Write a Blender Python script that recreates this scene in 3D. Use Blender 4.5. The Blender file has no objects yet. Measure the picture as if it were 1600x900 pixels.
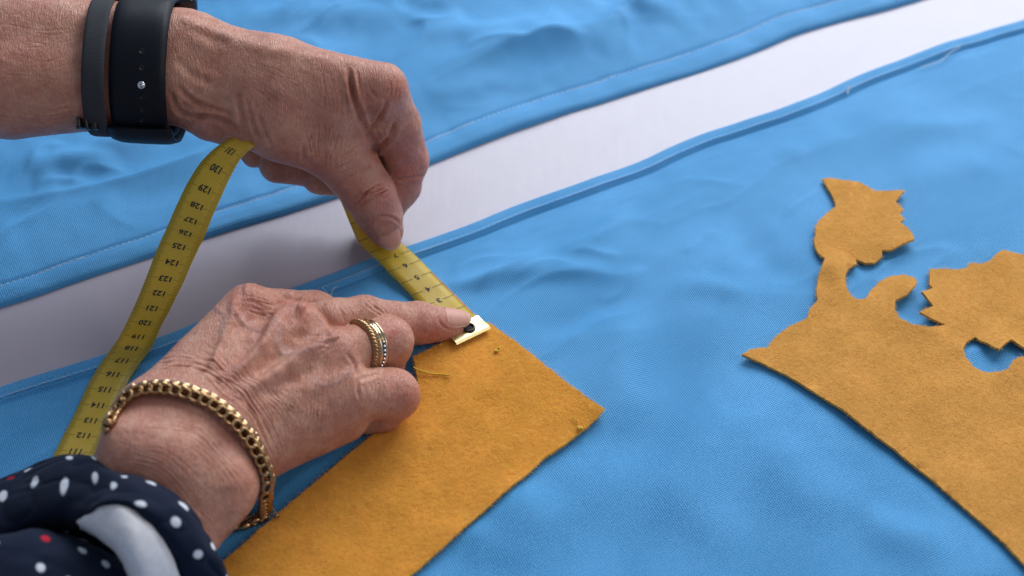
import bpy, bmesh, math, random
import numpy as np
from mathutils import Vector, Matrix, geometry
from mathutils.bvhtree import BVHTree

random.seed(4); rng = np.random.default_rng(7)
S = bpy.context.scene
COL = S.collection

# ------------------------------------------------------------------ camera
TH, DIST, FPX = math.radians(47), .726, 2222.2        # look-down angle, distance to table, focal in px of a 1600 px wide frame
CAM = np.array([0, -DIST*math.cos(TH), DIST*math.sin(TH)])
FW = np.array([0, math.cos(TH), -math.sin(TH)]); UP = np.array([0, math.sin(TH), math.cos(TH)]); RT = np.array([1., 0, 0])
cd = bpy.data.cameras.new('camera'); co = bpy.data.objects.new('camera', cd); COL.objects.link(co)
co.location = CAM; co.rotation_euler = (math.pi/2-TH, 0, 0)
cd.sensor_width = 36; cd.lens = 50; cd.clip_start = .02; cd.clip_end = 20
cd.dof.use_dof = True; cd.dof.focus_distance = .682; cd.dof.aperture_fstop = 6.3
S.camera = co

# ------------------------------------------------------------------ light
S.world = bpy.data.worlds.new('World'); S.world.use_nodes = True
bg = S.world.node_tree.nodes['Background']; bg.inputs[0].default_value = (.66, .78, 1, 1); bg.inputs[1].default_value = .24
def area(name, loc, target, sx, sy, power, col):
    l = bpy.data.lights.new(name, 'AREA'); l.shape = 'RECTANGLE'; l.size = sx; l.size_y = sy; l.energy = power; l.color = col
    o = bpy.data.objects.new(name, l); COL.objects.link(o); o.location = loc
    o.rotation_euler = (Vector(target)-Vector(loc)).to_track_quat('-Z', 'Y').to_euler()
area('window_light', (.62, 1.65, 1.22), (0, 0, 0), 1.9, 1.2, 50, (.86, .93, 1))
area('fill_light', (1.7, -.25, 1.15), (0, 0, 0), 1.0, 1.0, 6.5, (1, .88, .76))  # added warm fill from the right, its source unseen
vs = S.view_settings; vs.view_transform = 'Standard'; vs.look = 'None'; vs.gamma = 1; vs.exposure = .36; vs.use_curve_mapping = False

# ------------------------------------------------------------------ helpers
def W(px, py, z=0.):
    d = FW + RT*(px-800)/FPX + UP*(450-py)/FPX
    return CAM + d*((z-CAM[2])/d[2])
def scale_at(p): return FPX/np.dot(np.asarray(p)-CAM, FW)          # px per metre
def project(P):
    q = P-CAM; dz = q@FW
    return 800+FPX*(q@RT)/dz, 450-FPX*(q@UP)/dz
def nrm(v): v = np.asarray(v, float); return v/np.linalg.norm(v)

LAT = rng.random((48, 48, 48)).astype(np.float32)
def vnoise(P, size, seed=0):
    """smooth lattice noise, -1..1, P (n,3) metres, size metres"""
    q = np.asarray(P)/size + 17.3*seed + 100
    i = np.floor(q).astype(int); f = q-i; f = f*f*(3-2*f)
    r = 0
    for dx in (0, 1):
        for dy in (0, 1):
            for dz in (0, 1):
                w = (f[:, 0] if dx else 1-f[:, 0])*(f[:, 1] if dy else 1-f[:, 1])*(f[:, 2] if dz else 1-f[:, 2])
                r = r+w*LAT[(i[:, 0]+dx) % 48, (i[:, 1]+dy) % 48, (i[:, 2]+dz) % 48]
    return r*2-1
def catmull(pts, t):
    """pts (n,d) at params 0..n-1, t array"""
    p = np.asarray(pts, float); n = len(p); p = np.vstack([2*p[0]-p[1], p, 2*p[-1]-p[-2]])
    t = np.clip(np.asarray(t, float), 0, n-1); i = np.minimum(t.astype(int), n-2); f = (t-i)[:, None]
    a, b, c, d = p[i], p[i+1], p[i+2], p[i+3]
    return .5*((2*b)+(c-a)*f+(2*a-5*b+4*c-d)*f*f+(3*b-a-3*c+d)*f**3)
def resample(pts, step):
    p = catmull(pts, np.linspace(0, len(pts)-1, len(pts)*30)); s = np.r_[0, np.cumsum(np.linalg.norm(np.diff(p, axis=0), axis=1))]
    t = np.linspace(0, s[-1], max(2, int(round(s[-1]/step))+1))
    return np.stack([np.interp(t, s, p[:, k]) for k in range(p.shape[1])], 1)

WLOC = {}
def tag(o, label=None, cat=None, group=None, kind=None):
    if label: o['label'] = label
    if cat: o['category'] = cat
    if group: o['group'] = group
    if kind: o['kind'] = kind
    return o
def link(name, me, parent=None, loc=None):
    o = bpy.data.objects.new(name, me); COL.objects.link(o)
    loc = np.zeros(3) if loc is None else np.asarray(loc, float)
    WLOC[o.name] = loc
    if parent: o.parent = parent; loc = loc-WLOC[parent.name]
    o.location = loc
    return o
def empty(name, loc): return link(name, None, None, loc)
def mesh(name, V, F, mat, parent=None, smooth=True, uv=None, origin=None):
    """world-space vertices -> object whose origin sits at its own base"""
    V = np.asarray(V, float)
    if origin is None: origin = np.array([*((V[:, :2].min(0)+V[:, :2].max(0))/2), V[:, 2].min()])
    me = bpy.data.meshes.new(name); me.from_pydata((V-origin).tolist(), [], F if isinstance(F, list) else F.tolist()); me.update()
    if smooth: me.polygons.foreach_set('use_smooth', [True]*len(me.polygons))
    if uv is not None:
        l = me.uv_layers.new(name='UVMap'); idx = np.zeros(len(me.loops), int); me.loops.foreach_get('vertex_index', idx)
        l.data.foreach_set('uv', np.asarray(uv, float)[idx].ravel())
    me.materials.append(mat)
    return link(name, me, parent, origin)
def grid_faces(n, m, off=0, closed_m=False, closed_n=False):
    i = np.arange(n if closed_n else n-1)[:, None]; j = np.arange(m if closed_m else m-1)[None, :]
    i2 = (i+1) % n; j2 = (j+1) % m
    return np.stack([i*m+j+0*i2, i2*m+j, i2*m+j2, i*m+j2], -1).reshape(-1, 4)+off
def tube(path, rad, seg=8, cap=True):
    p = np.asarray(path, float); n = len(p); t = np.gradient(p, axis=0); t /= np.linalg.norm(t, axis=1)[:, None]+1e-12
    u = np.cross(t, [.13, .31, .94]); u /= np.linalg.norm(u, axis=1)[:, None]; v = np.cross(t, u)
    a = np.linspace(0, 2*math.pi, seg, endpoint=False); r = np.broadcast_to(rad, (n,))[:, None, None]
    V = p[:, None]+r*(np.cos(a)[None, :, None]*u[:, None]+np.sin(a)[None, :, None]*v[:, None])
    F = grid_faces(n, seg, closed_m=True).tolist()
    if cap: F += [list(range(seg))[::-1], list(range((n-1)*seg, n*seg))]
    return V.reshape(-1, 3), F
def merge(parts):
    V = []; F = []; o = 0
    for v, f in parts:
        V.append(np.asarray(v)); F += [[i+o for i in q] for q in (f if isinstance(f, list) else f.tolist())]; o += len(v)
    return np.vstack(V), F

# ------------------------------------------------------------------ materials
class NT:
    def __init__(s, name):
        s.m = bpy.data.materials.new(name); s.m.use_nodes = True; s.t = s.m.node_tree; s.b = s.t.nodes['Principled BSDF']
    def n(s, typ, **kw):
        x = s.t.nodes.new(typ)
        for k, v in kw.items():
            if k.startswith('_'): setattr(x, k[1:], v)
            else:
                k2 = int(k[1:]) if k[0] == 'i' and k[1:].isdigit() else k.replace('_', ' ')
                if hasattr(v, 'is_linked') or isinstance(v, bpy.types.NodeSocket): s.t.links.new(v, x.inputs[k2])
                else: x.inputs[k2].default_value = v
        return x
    def l(s, a, b): s.t.links.new(a, b)
    def set(s, **kw):
        for k, v in kw.items():
            k = k.replace('_', ' ')
            if isinstance(v, bpy.types.NodeSocket): s.l(v, s.b.inputs[k])
            else: s.b.inputs[k].default_value = v
    def coord(s, kind='Object', scale=1000.):
        c = s.n('ShaderNodeTexCoord'); m = s.n('ShaderNodeMapping', Vector=c.outputs[kind])
        m.inputs['Scale'].default_value = scale if hasattr(scale, '__len__') else (scale,)*3
        return m.outputs[0]
    def noise(s, vec, sc, det=3, rough=.5, dist=0): return s.n('ShaderNodeTexNoise', Vector=vec, Scale=sc, Detail=det, Roughness=rough, Distortion=dist).outputs[0]
    def ramp(s, fac, stops):
        r = s.n('ShaderNodeValToRGB', Fac=fac); e = r.color_ramp.elements
        while len(e) < len(stops): e.new(.5)
        for q, (p, c) in zip(e, stops): q.position = p; q.color = (*c, 1) if len(c) == 3 else c
        return r.outputs[0]
    def mix(s, fac, a, b, mode='MIX'):
        x = s.t.nodes.new('ShaderNodeMix'); x.data_type = 'RGBA'; x.blend_type = mode
        for i, v in ((0, fac), (6, a), (7, b)):
            if isinstance(v, bpy.types.NodeSocket): s.l(v, x.inputs[i])
            else: x.inputs[i].default_value = v if i == 0 else ((*v, 1) if len(v) == 3 else v)
        return x.outputs[2]
    def math(s, op, a, b=0., c=0.):
        x = s.t.nodes.new('ShaderNodeMath'); x.operation = op
        for i, v in enumerate((a, b, c)):
            if isinstance(v, bpy.types.NodeSocket): s.l(v, x.inputs[i])
            else: x.inputs[i].default_value = v
        return x.outputs[0]
    def bump(s, h, dist, strength=1., normal=None):
        b = s.n('ShaderNodeBump', Height=h, Distance=dist, Strength=strength)
        if normal is not None: s.l(normal, b.inputs['Normal'])
        return b.outputs[0]
def plain(name, col, rough=.5, metal=0., **kw):
    t = NT(name); t.set(Base_Color=(*col, 1), Roughness=rough, Metallic=metal, **kw)
    v = t.coord(); n = t.noise(v, .35, 4)
    t.set(Base_Color=t.mix(n, tuple(c*.82 for c in col), tuple(min(1, c*1.15) for c in col)), Roughness=t.math('MULTIPLY_ADD', n, .25, rough-.12))
    return t.m

def mat_table():
    t = NT('white_laminate'); v = t.coord()
    n = t.noise(v, .02, 6, .7); n2 = t.noise(t.coord('Object', (1000, 250, 1000)), .25, 5, .7)
    c = t.mix(n, (.39, .35, .405), (.45, .405, .465)); sp = t.ramp(t.n('ShaderNodeTexVoronoi', Vector=v, Scale=.045).outputs[0], [(.0, (.25, .2, .18)), (.022, (1, 1, 1))])
    t.set(Base_Color=t.mix(.8, c, sp, 'MULTIPLY'), Roughness=t.math('MULTIPLY_ADD', n2, .14, .26), Specular_IOR_Level=.5, Normal=t.bump(n2, .0003, .25))
    return t.m
def mat_cloth(name, col):
    t = NT(name); uv = t.coord('UV', 1.)                                   # uv in millimetres
    w1 = t.n('ShaderNodeTexWave', _bands_direction='X', Vector=uv, Scale=.32, Distortion=.6, Detail=1).outputs[1]
    w2 = t.n('ShaderNodeTexWave', _bands_direction='Y', Vector=uv, Scale=.32, Distortion=.6, Detail=1).outputs[1]
    weave = t.math('MULTIPLY', w1, w2); fine = t.noise(uv, 1.3, 2, .6); big = t.noise(uv, .02, 3)
    lo, hi = tuple(c*.72 for c in col), tuple(min(1, c*1.10+.012) for c in col)
    c = t.mix(t.math('MULTIPLY_ADD', fine, .35, t.math('MULTIPLY', weave, .65)), lo, hi)
    c = t.mix(t.ramp(big, [(.42, (0, 0, 0)), (.70, (.42, .42, .42))]), c, tuple(min(1, x*1.12+.07) for x in col)); c = t.mix(t.ramp(t.noise(uv, .055, 5, .65), [(.48, (0, 0, 0)), (.75, (.22, .22, .22))]), c, tuple(x*.72 for x in col))
    # pulled threads and slubs
    slub = t.ramp(t.noise(t.coord('UV', (.04, 1.3, 1)), 1., 2), [(.62, (0, 0, 0)), (.78, (1, 1, 1))])
    c = t.mix(t.math('MULTIPLY', slub, .16), c, tuple(min(1, x*1.5+.04) for x in col))
    h = t.math('ADD', weave, t.math('MULTIPLY', fine, .8))
    t.set(Base_Color=c, Roughness=.55, Specular_IOR_Level=.45, Sheen_Weight=.10, Sheen_Roughness=.4, Sheen_Tint=(.7, .85, 1, 1), Normal=t.bump(h, .00055, .8))
    return t.m
def mat_felt(name, col):
    t = NT(name); v = t.coord(); a = t.noise(v, 1.5, 4, .7, .6); b = t.noise(v, .06, 4); m = t.noise(v, .33, 4, .65, 1.5); f = t.noise(t.coord('Object', (330, 1500, 900)), 1., 4, .7, 1.5)
    k = t.math('MULTIPLY_ADD', a, .50, t.math('MULTIPLY_ADD', m, .24, t.math('MULTIPLY', f, .32)))
    c = t.mix(t.ramp(k, [(.34, (0, 0, 0)), (.72, (1, 1, 1))]), tuple(x*.60 for x in col), tuple(min(1, x*1.32) for x in col))
    c = t.mix(t.ramp(b, [(.40, (0, 0, 0)), (.66, (.6, .6, .6))]), c, tuple(min(1, x*1.18+.02) for x in col)); c = t.mix(t.ramp(t.noise(t.coord('Object', (40, 90, 60)), 1., 4, .6), [(.46, (0, 0, 0)), (.72, (.35, .35, .35))]), c, tuple(x*.76 for x in col))
    t.set(Base_Color=c, Roughness=.98, Specular_IOR_Level=.05, Sheen_Weight=.35, Sheen_Roughness=.6, Sheen_Tint=(1, .80, .5, 1), Normal=t.bump(k, .0014, .6))
    return t.m
def mat_tape():
    t = NT('yellow_tape'); v = t.coord(); a = t.noise(v, .12, 4); uv = t.coord('UV', 1.)
    w = t.n('ShaderNodeTexWave', _bands_direction='Y', Vector=uv, Scale=.55, Distortion=.3).outputs[1]
    c = t.mix(a, (.88, .64, .085), (.94, .72, .14)); c = t.mix(t.math('MULTIPLY', w, .16), c, (.40, .30, .05))
    t.set(Base_Color=c, Roughness=t.math('MULTIPLY_ADD', a, .2, .18), Specular_IOR_Level=.6, Normal=t.bump(w, .0002, .3))
    tr = t.n('ShaderNodeBsdfTranslucent', Color=(1, .74, .04, 1)); mx = t.n('ShaderNodeMixShader', Fac=.54); t.l(t.b.outputs[0], mx.inputs[1]); t.l(tr.outputs[0], mx.inputs[2]); t.l(mx.outputs[0], t.t.nodes['Material Output'].inputs[0])
    return t.m
def mat_skin():
    t = NT('aged_skin'); v = t.coord(); att = t.n('ShaderNodeAttribute', _attribute_name='tint').outputs[0]
    a = t.noise(v, .10, 5, .65); b = t.noise(v, .55, 5, .7); d = t.noise(v, .035, 3)
    c = t.mix(t.ramp(a, [(.34, (0, 0, 0)), (.66, (1, 1, 1))]), (.86, .68, .62), (1.12, 1.18, 1.20)); c = t.mix(.9, att, c, 'MULTIPLY')
    c = t.mix(t.ramp(b, [(.50, (0, 0, 0)), (.78, (.55, .55, .55))]), c, (.30, .10, .07))
    c = t.mix(t.ramp(d, [(.46, (0, 0, 0)), (.70, (.5, .5, .5))]), c, (.50, .17, .12))
    # crossing skin lines
    def lines(rot, scl, k):
        mp = t.n('ShaderNodeMapping', Vector=v, Rotation=rot, Scale=scl).outputs[0]
        return t.ramp(t.math('ABSOLUTE', t.math('SUBTRACT', t.noise(mp, 1., 2, .55, .35), .5)), [(0, (0, 0, 0)), (k, (1, 1, 1))])
    l1 = lines((0, 0, math.radians(-40)), (.95, .17, .22), .07); l2 = lines((0, .3, math.radians(38)), (.8, .16, .22), .07); l3 = lines((0, 0, math.radians(-15)), (1.7, .4, .5), .09)
    n1 = t.noise(v, .7, 4, .65)
    h = t.math('ADD', t.math('MULTIPLY_ADD', l1, .45, t.math('MULTIPLY', l3, .25)), t.math('MULTIPLY_ADD', l2, .35, t.math('MULTIPLY', n1, .14)))
    c = t.mix(t.math('MULTIPLY', t.math('SUBTRACT', 1., l1), .10), c, (.20, .08, .06))  # grooves of the skin lines darkened in colour, painted crease shade
    t.set(Base_Color=c, Roughness=t.math('MULTIPLY_ADD', b, .35, .24), Specular_IOR_Level=.5, Subsurface_Weight=.12, Subsurface_Radius=(.0035, .0013, .0007), Subsurface_Scale=1., Normal=t.bump(h, .0006, .6))
    return t.m
def mat_nail():
    t = NT('fingernail'); v = t.coord(); a = t.noise(v, .3, 3); st = t.noise(t.coord('UV', (1, 14, 1)), 3., 2)
    u = t.n('ShaderNodeSeparateXYZ', Vector=t.coord('UV', 1.)).outputs[0]
    c = t.mix(a, (.60, .285, .205), (.66, .34, .255)); c = t.mix(t.ramp(u, [(.84, (0, 0, 0)), (.95, (.6, .6, .6))]), c, (.60, .44, .36))
    t.set(Base_Color=c, Roughness=.42, Specular_IOR_Level=.35, Subsurface_Weight=.1, Subsurface_Radius=(.002, .001, .0006), Normal=t.bump(st, .0002, .3))
    return t.m
def mat_sleeve():
    t = NT('navy_polka_dot_cotton'); uv = t.coord('UV', 1.)
    vo = t.n('ShaderNodeTexVoronoi', Vector=uv, Scale=.064, Randomness=.55, _voronoi_dimensions='2D'); dist, cellc = vo.outputs[0], vo.outputs[1]
    dot = t.ramp(dist, [(.095, (1, 1, 1)), (.145, (0, 0, 0))]); r = t.n('ShaderNodeSeparateXYZ', Vector=cellc).outputs[0]
    dc = t.ramp(r, [(.945, (.62, .64, .70)), (.95, (.42, .012, .03))]); dc.node.color_ramp.interpolation = 'CONSTANT'
    n = t.noise(uv, .9, 3); c = t.mix(n, (.0035, .007, .020), (.007, .013, .034))
    t.set(Base_Color=t.mix(dot, c, dc), Roughness=.8, Specular_IOR_Level=.15, Sheen_Weight=.03, Normal=t.bump(n, .0003, .4))
    return t.m
def mat_strap():
    t = NT('grey_woven_strap'); uv = t.coord('UV', 1.)
    w1 = t.n('ShaderNodeTexWave', _bands_direction='X', Vector=uv, Scale=.45).outputs[1]; w2 = t.n('ShaderNodeTexWave', _bands_direction='Y', Vector=uv, Scale=.45).outputs[1]
    w = t.math('MULTIPLY', w1, w2); n = t.noise(uv, 1.2, 3)
    t.set(Base_Color=t.mix(t.math('MULTIPLY_ADD', n, .5, t.math('MULTIPLY', w, .5)), (.014, .016, .020), (.065, .07, .08)), Roughness=.8, Normal=t.bump(w, .0004, .7))
    return t.m
M = dict(fuzz=plain('orange_fibre', (.88, .42, .07), .95, Specular_IOR_Level=.1), fuzz2=plain('ochre_fibre', (.80, .40, .09), .95, Specular_IOR_Level=.1), table=mat_table(), cloth=mat_cloth('blue_cotton', (.070, .40, .81)), hem=None, felt=mat_felt('orange_felt', (.84, .352, .040)), felt2=mat_felt('ochre_felt', (.70, .325, .062)),
         tape=mat_tape(), ink=plain('black_ink', (.018, .017, .016), .6), skin=mat_skin(), nail=mat_nail(), sleeve=mat_sleeve(), strap=mat_strap(),
         lining=plain('white_lining', (.90, .86, .87), .85), silicone=plain('navy_silicone', (.002, .0035, .008), .55, Specular_IOR_Level=.25), hole=plain('strap_hole_shadow', (.004, .004, .005), .7),
         steel=plain('polished_steel', (.75, .76, .80), .18, 1.), glass=plain('black_glass', (.008, .009, .012), .12), brass=plain('pale_brass', (.80, .70, .36), .27, 1.),
         eyelet=plain('dark_eyelet', (.10, .095, .085), .3, 1.), gold=plain('rose_gold', (.44, .26, .125), .25, 1.), gold2=plain('yellow_gold', (.70, .51, .31), .18, 1.),
         gem=plain('clear_stone', (.75, .78, .82), .08, .6), dark=plain('dark_setting', (.03, .028, .03), .4, .5),
         stitch=plain('pale_thread', (.42, .55, .74), .8), white_stitch=plain('white_thread', (.60, .65, .72), .8), yellow_thread=plain('yellow_thread', (.70, .44, .03), .75), buckle=plain('black_buckle', (.01, .011, .013), .35))

# ------------------------------------------------------------------ table
def box(lo, hi, bev=0):
    bm = bmesh.new(); bmesh.ops.create_cube(bm, size=1); lo = np.array(lo); hi = np.array(hi)
    for v in bm.verts: v.co = Vector((lo+hi)/2+np.array(v.co)*(hi-lo))
    if bev: bmesh.ops.bevel(bm, geom=bm.edges[:], offset=bev, segments=3, affect='EDGES', profile=.5)
    bm.verts.ensure_lookup_table(); bm.verts.index_update()
    r = np.array([v.co[:] for v in bm.verts]), [[v.index for v in f.verts] for f in bm.faces]; bm.free(); return r
v, f = box((-.9, -.55, -.028), (.9, 1.0, 0), .004)
tag(mesh('table_top', v, f, M['table'], smooth=False), 'pale white laminate table top showing between the two blue cloths', kind='structure')

# ------------------------------------------------------------------ the two blue cloths
HF = [(-330, 715), (-150, 660), (0, 608), (49, 594), (98, 577), (161, 557), (235, 535), (303, 507), (380, 481), (456, 454), (516, 432), (576, 408), (640, 386), (684, 370), (732, 356), (764, 340), (800, 326), (900, 290), (1000, 255), (1067, 223), (1157, 193), (1240, 165), (1300, 141), (1345, 118), (1405, 96), (1469, 71), (1532, 54), (1600, 32), (1750, -20), (1950, -85)]
HB = [(-400, 610), (-200, 545), (0, 481), (73, 459), (147, 432), (235, 403), (318, 375), (391, 352), (489, 322), (528, 310), (600, 284), (670, 258), (737, 232), (825, 199), (912, 171), (1000, 143), (1075, 120), (1150, 94), (1240, 58), (1300, 39), (1375, 19), (1442, 0), (1600, -48), (1800, -115)]
def dirs(H):
    a = W(*H[0]); b = W(*H[-1]); d = nrm((b-a)[:2]); return a[:2], d, np.array([d[1], -d[0]])   # origin, along, towards the camera
OF, DF, NF = dirs(HF); OB, DB, NB = dirs(HB)
def wr_front(x, y):
    P = np.stack([x, y, 0*x], 1); u = P[:, 0]*DF[0]+P[:, 1]*DF[1]; v = P[:, 0]*NF[0]+P[:, 1]*NF[1]
    Q = np.stack([u*.9+v*.5, v*1.6-u*.3, 0*u], 1); wq = Q+.02*np.stack([vnoise(Q, .06, 5), vnoise(Q, .06, 6), 0*u], 1)
    h = .0028*vnoise(Q, .13, 1)+.0014*(1-np.abs(vnoise(wq, .10, 2)))**3+.0002*vnoise(wq, .030, 3)
    pm = np.clip(vnoise(P, .11, 7)*1.6+.45, 0, 1); D2 = np.stack([u*.35-v*.25, v+u*.25, 0*u], 1); D2 = D2+.008*np.stack([vnoise(P, .03, 8), vnoise(P, .03, 9), 0*u], 1)
    h = h+pm*(.0010*np.maximum(0, 1-np.abs(vnoise(D2, .022, 10))*2.2)**2+.00035*vnoise(D2, .010, 14))
    for (x0, y0, x1, y1, a, w) in RIDF:
        p0 = W(x0, y0)[:2]; p1 = W(x1, y1)[:2]; d = p1-p0; L = np.linalg.norm(d); d = d/L
        q = np.stack([x, y], 1)-p0; t = (q@d)/L; e = q@np.array([-d[1], d[0]])+.004*np.sin(t*5+x0)
        h = h+a*1.35*np.exp(-(np.abs(e)/w)**(1.25 if w < .005 else 2))*np.exp(-((t-.5)/.42)**4)
    return h
RIDF = [(1060, 520, 1010, 760, -.0026, .020), (1130, 640, 1060, 860, .0026, .020), (850, 770, 760, 900, .0022, .018), (1200, 250, 1330, 212, .0022, .014), (1390, 300, 1560, 262, .0020, .014), (960, 330, 1080, 262, .0016, .010), (700, 440, 790, 400, .0016, .0032), (730, 458, 830, 415, .0015, .0032), (705, 402, 775, 374, .0013, .0028), (800, 442, 900, 424, .0012, .0034), (870, 420, 965, 402, .0011, .0034), (930, 472, 1015, 440, .0010, .0036), (1050, 400, 1130, 380, .0008, .004), (1040, 300, 1160, 290, .0008, .004), (660, 470, 700, 440, .0012, .003), (690, 470, 860, 395, .0026, .006), (770, 460, 960, 420, .0022, .007), (700, 420, 790, 380, .0015, .005), (830, 520, 1010, 470, -.0018, .009), (1000, 500, 940, 690, .0035, .016), (880, 400, 1010, 330, .0014, .006),
        (1130, 330, 1250, 470, -.0018, .012), (1040, 470, 1180, 455, .0016, .008), (1180, 420, 1225, 330, -.001, .008), (1180, 700, 1330, 820, .0020, .016), (1330, 840, 1480, 850, .0022, .012), (760, 830, 1000, 760, .0018, .016), (1380, 230, 1560, 180, .0016, .010), (650, 880, 760, 820, .001, .008)]
RIDB = [(60, 320, 130, 285, .002, .004), (110, 300, 200, 270, .002, .004), (40, 275, 110, 240, .002, .004), (330, 120, 260, 150, .002, .005), (690, 190, 800, 150, .002, .004), (720, 110, 830, 80, .003, .005), (820, 100, 910, 70, .003, .005), (640, 60, 720, 30, .003, .005), (430, 40, 560, 10, .003, .006), (330, 60, 640, 30, .006, .014), (640, 80, 900, 40, .006, .012), (700, 120, 1000, 70, .006, .013), (660, 160, 830, 130, .004, .009), (640, 30, 760, -10, .005, .010), (20, 260, 260, 250, .004, .012), (60, 300, 180, 250, .004, .008), (150, 250, 260, 200, .003, .008), (900, 60, 1100, 0, .004, .010), (180, 350, 420, 260, -.003, .012), (760, 150, 890, 115, .003, .007), (960, 30, 1060, 20, .004, .008)]
def wr_back(x, y):
    P = np.stack([x, y, 0*x], 1); u = P[:, 0]*DB[0]+P[:, 1]*DB[1]; v = P[:, 0]*NB[0]+P[:, 1]*NB[1]
    Q = np.stack([u*.7+v*.6, v*1.5-u*.2, 0*u], 1); wq = Q+.03*np.stack([vnoise(Q, .07, 15), vnoise(Q, .07, 16), 0*u], 1)
    h = .004*vnoise(Q, .13, 11)+.0030*(1-np.abs(vnoise(wq, .09, 12)))**3+.0005*vnoise(wq, .03, 13)
    pm = np.clip(vnoise(P, .13, 17)*1.6+.6, 0, 1); D2 = np.stack([u*.4-v*.2, v+u*.2, 0*u], 1); D2 = D2+.010*np.stack([vnoise(P, .035, 18), vnoise(P, .035, 19), 0*u], 1)
    h = h+pm*(.0022*np.maximum(0, 1-np.abs(vnoise(D2, .026, 20))*2.0)**2+.0005*vnoise(D2, .012, 28))
    for (x0, y0, x1, y1, a, w) in RIDB:
        p0 = W(x0, y0)[:2]; p1 = W(x1, y1)[:2]; d = p1-p0; L = np.linalg.norm(d); d = d/L
        q = np.stack([x, y], 1)-p0; t = (q@d)/L; e = q@np.array([-d[1], d[0]])+.006*np.sin(t*4+x0)
        h = h+a*.95*np.exp(-(np.abs(e)/w)**(1.25 if w < .007 else 2))*np.exp(-((t-.5)/.42)**4)
    return h
def front_z(x, y):
    """height of the front cloth away from its hem"""
    v = (np.stack([x, y], 1)-OF)@NF
    return .0016+np.maximum(wr_front(x, y)+.0022, -.0008)*np.clip((v-.012)/.03, 0, 1)
def sst(a, b, x): t = np.clip((x-a)/(b-a), 0, 1); return t*t*(3-2*t)
def cloth(name, H, N, sign, prof, wr, nv, vmax, label, group, stitch_v, stitch_mat, bw, gf=lambda f: 1.+0*f):
    Hw = np.array([W(x, y)[:2] for x, y in H]); hem = resample(Hw, .0016); nu = len(hem); pad = np.vstack([np.repeat(hem[:1], 8, 0), hem, np.repeat(hem[-1:], 8, 0)]); hem = np.stack([np.convolve(pad[:, k], np.ones(17)/17, 'valid') for k in (0, 1)], 1)
    hem[:, :] += (vnoise(np.c_[hem, 0*hem[:, 0]], .02, 31)*.0007)[:, None]*N
    vv = np.r_[0, 0, .0004, .001, np.arange(.0018, bw+.006, .0009), bw+.006+(np.linspace(0, 1, nv)**1.15)*(vmax-bw-.006)]
    U, Vv = np.meshgrid(np.arange(nu), np.arange(len(vv)), indexing='ij'); v = vv[Vv]
    # further from the hem the sheet forgets the hem's small waves
    kern = 121; pad = np.vstack([np.repeat(hem[:1], kern//2, 0), hem, np.repeat(hem[-1:], kern//2, 0)]); sm = np.stack([np.convolve(pad[:, k], np.ones(kern)/kern, 'valid') for k in (0, 1)], 1)
    w = sst(.01, .08, v)[..., None]
    XY = hem[U]*(1-w)+sm[U]*w+sign*N*v[..., None]
    x, y = XY[..., 0].ravel(), XY[..., 1].ravel(); arc = np.r_[0, np.cumsum(np.linalg.norm(np.diff(hem, axis=0), axis=1))]
    z = prof(v.ravel(), arc[U].ravel(), wr(x, y)); z[Vv.ravel() == 0] = .0002
    V = np.c_[x, y, z]; F = grid_faces(nu, len(vv))
    if sign > 0: F = F[:, ::-1]
    o = mesh(name, V, F, M['cloth'], uv=np.c_[arc[U].ravel(), v.ravel()]*1000)
    tag(o, label, 'cloth')
    # stitching along the hem: short thread lengths, slightly uneven
    parts = []; s = .0
    zi = lambda sx, vq: V.reshape(nu, len(vv), 3)[min(nu-1, max(0, int(np.searchsorted(arc, sx)))), int(np.argmin(np.abs(vv-vq)))]
    while s < arc[-1]-.004:
        sv = stitch_v*gf(s/arc[-1])
        L = random.uniform(.0022, .0028); a = zi(s, sv+random.gauss(0, .0001)); b = zi(s+L, sv+random.gauss(0, .0001)); m = (a+b)/2+[0, 0, .0005]; rr_ = .0003 if stitch_mat is M['white_stitch'] else .00022
        parts.append(tube([a, m*.5+a*.5+[0, 0, .0001], m, m*.5+b*.5+[0, 0, .0001], b], rr_, 5)); s += L+.0007
    vv_, ff = merge(parts); tag(mesh('stitching', vv_, ff, stitch_mat, o), kind='stuff')
    return o
def prof_front(v, u, wr):
    ub = vnoise(np.c_[u, 0*u, 0*u], .03, 21); top = .0025+.0003*ub
    h = top*np.sqrt(np.clip(1-(1-np.clip(v/.0012, 0, 1))**2, 0, 1))
    h = h+.0005*np.exp(-((v-.0080)/.0011)**2)-.0004*np.exp(-((v-.0061)/.0007)**2)
    drop = sst(.0091, .0097, v); h = h*(1-drop)+drop*.0014-.0012*np.exp(-((v-.0102)/.0009)**2)
    return h+np.maximum(wr+.0022, -.0008)*np.clip((v-.013)/.03, 0, 1)+.0003*vnoise(np.c_[u, v*2, 0*u], .009, 22)*sst(.009, .013, v)*(1-sst(.02, .04, v))
def gback(f): return .86+.52*f
def prof_back(v, u, wr):
    v = v/gback(u/u.max())
    ub = vnoise(np.c_[u, 0*u, 0*u], .035, 23); puck = vnoise(np.c_[u, v*.5, 0*u], .009, 24); lift = .0018*np.clip(vnoise(np.c_[u, 0*u, 0*u], .09, 27)+.3, 0, 1)
    h = (.0027+.0005*ub+lift*.6)*np.sqrt(np.clip(1-(1-np.clip(v/.0040, 0, 1))**2, 0, 1))
    h = h+.0005*puck*sst(.002, .006, v)+.0006*np.exp(-((v-.008)/.004)**2)-.0016*np.exp(-((v-.0150)/.0013)**2)
    return h-.0006*sst(.0145, .016, v)+np.maximum(wr+.003, -.002)*np.clip((v-.017)/.035, 0, 1)
cloth_front = cloth('cloth', HF, NF, 1, prof_front, wr_front, 330, .50, 'blue cotton cloth in front lying under the orange felt pieces', None, .0080, M['stitch'], .0112)
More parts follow.
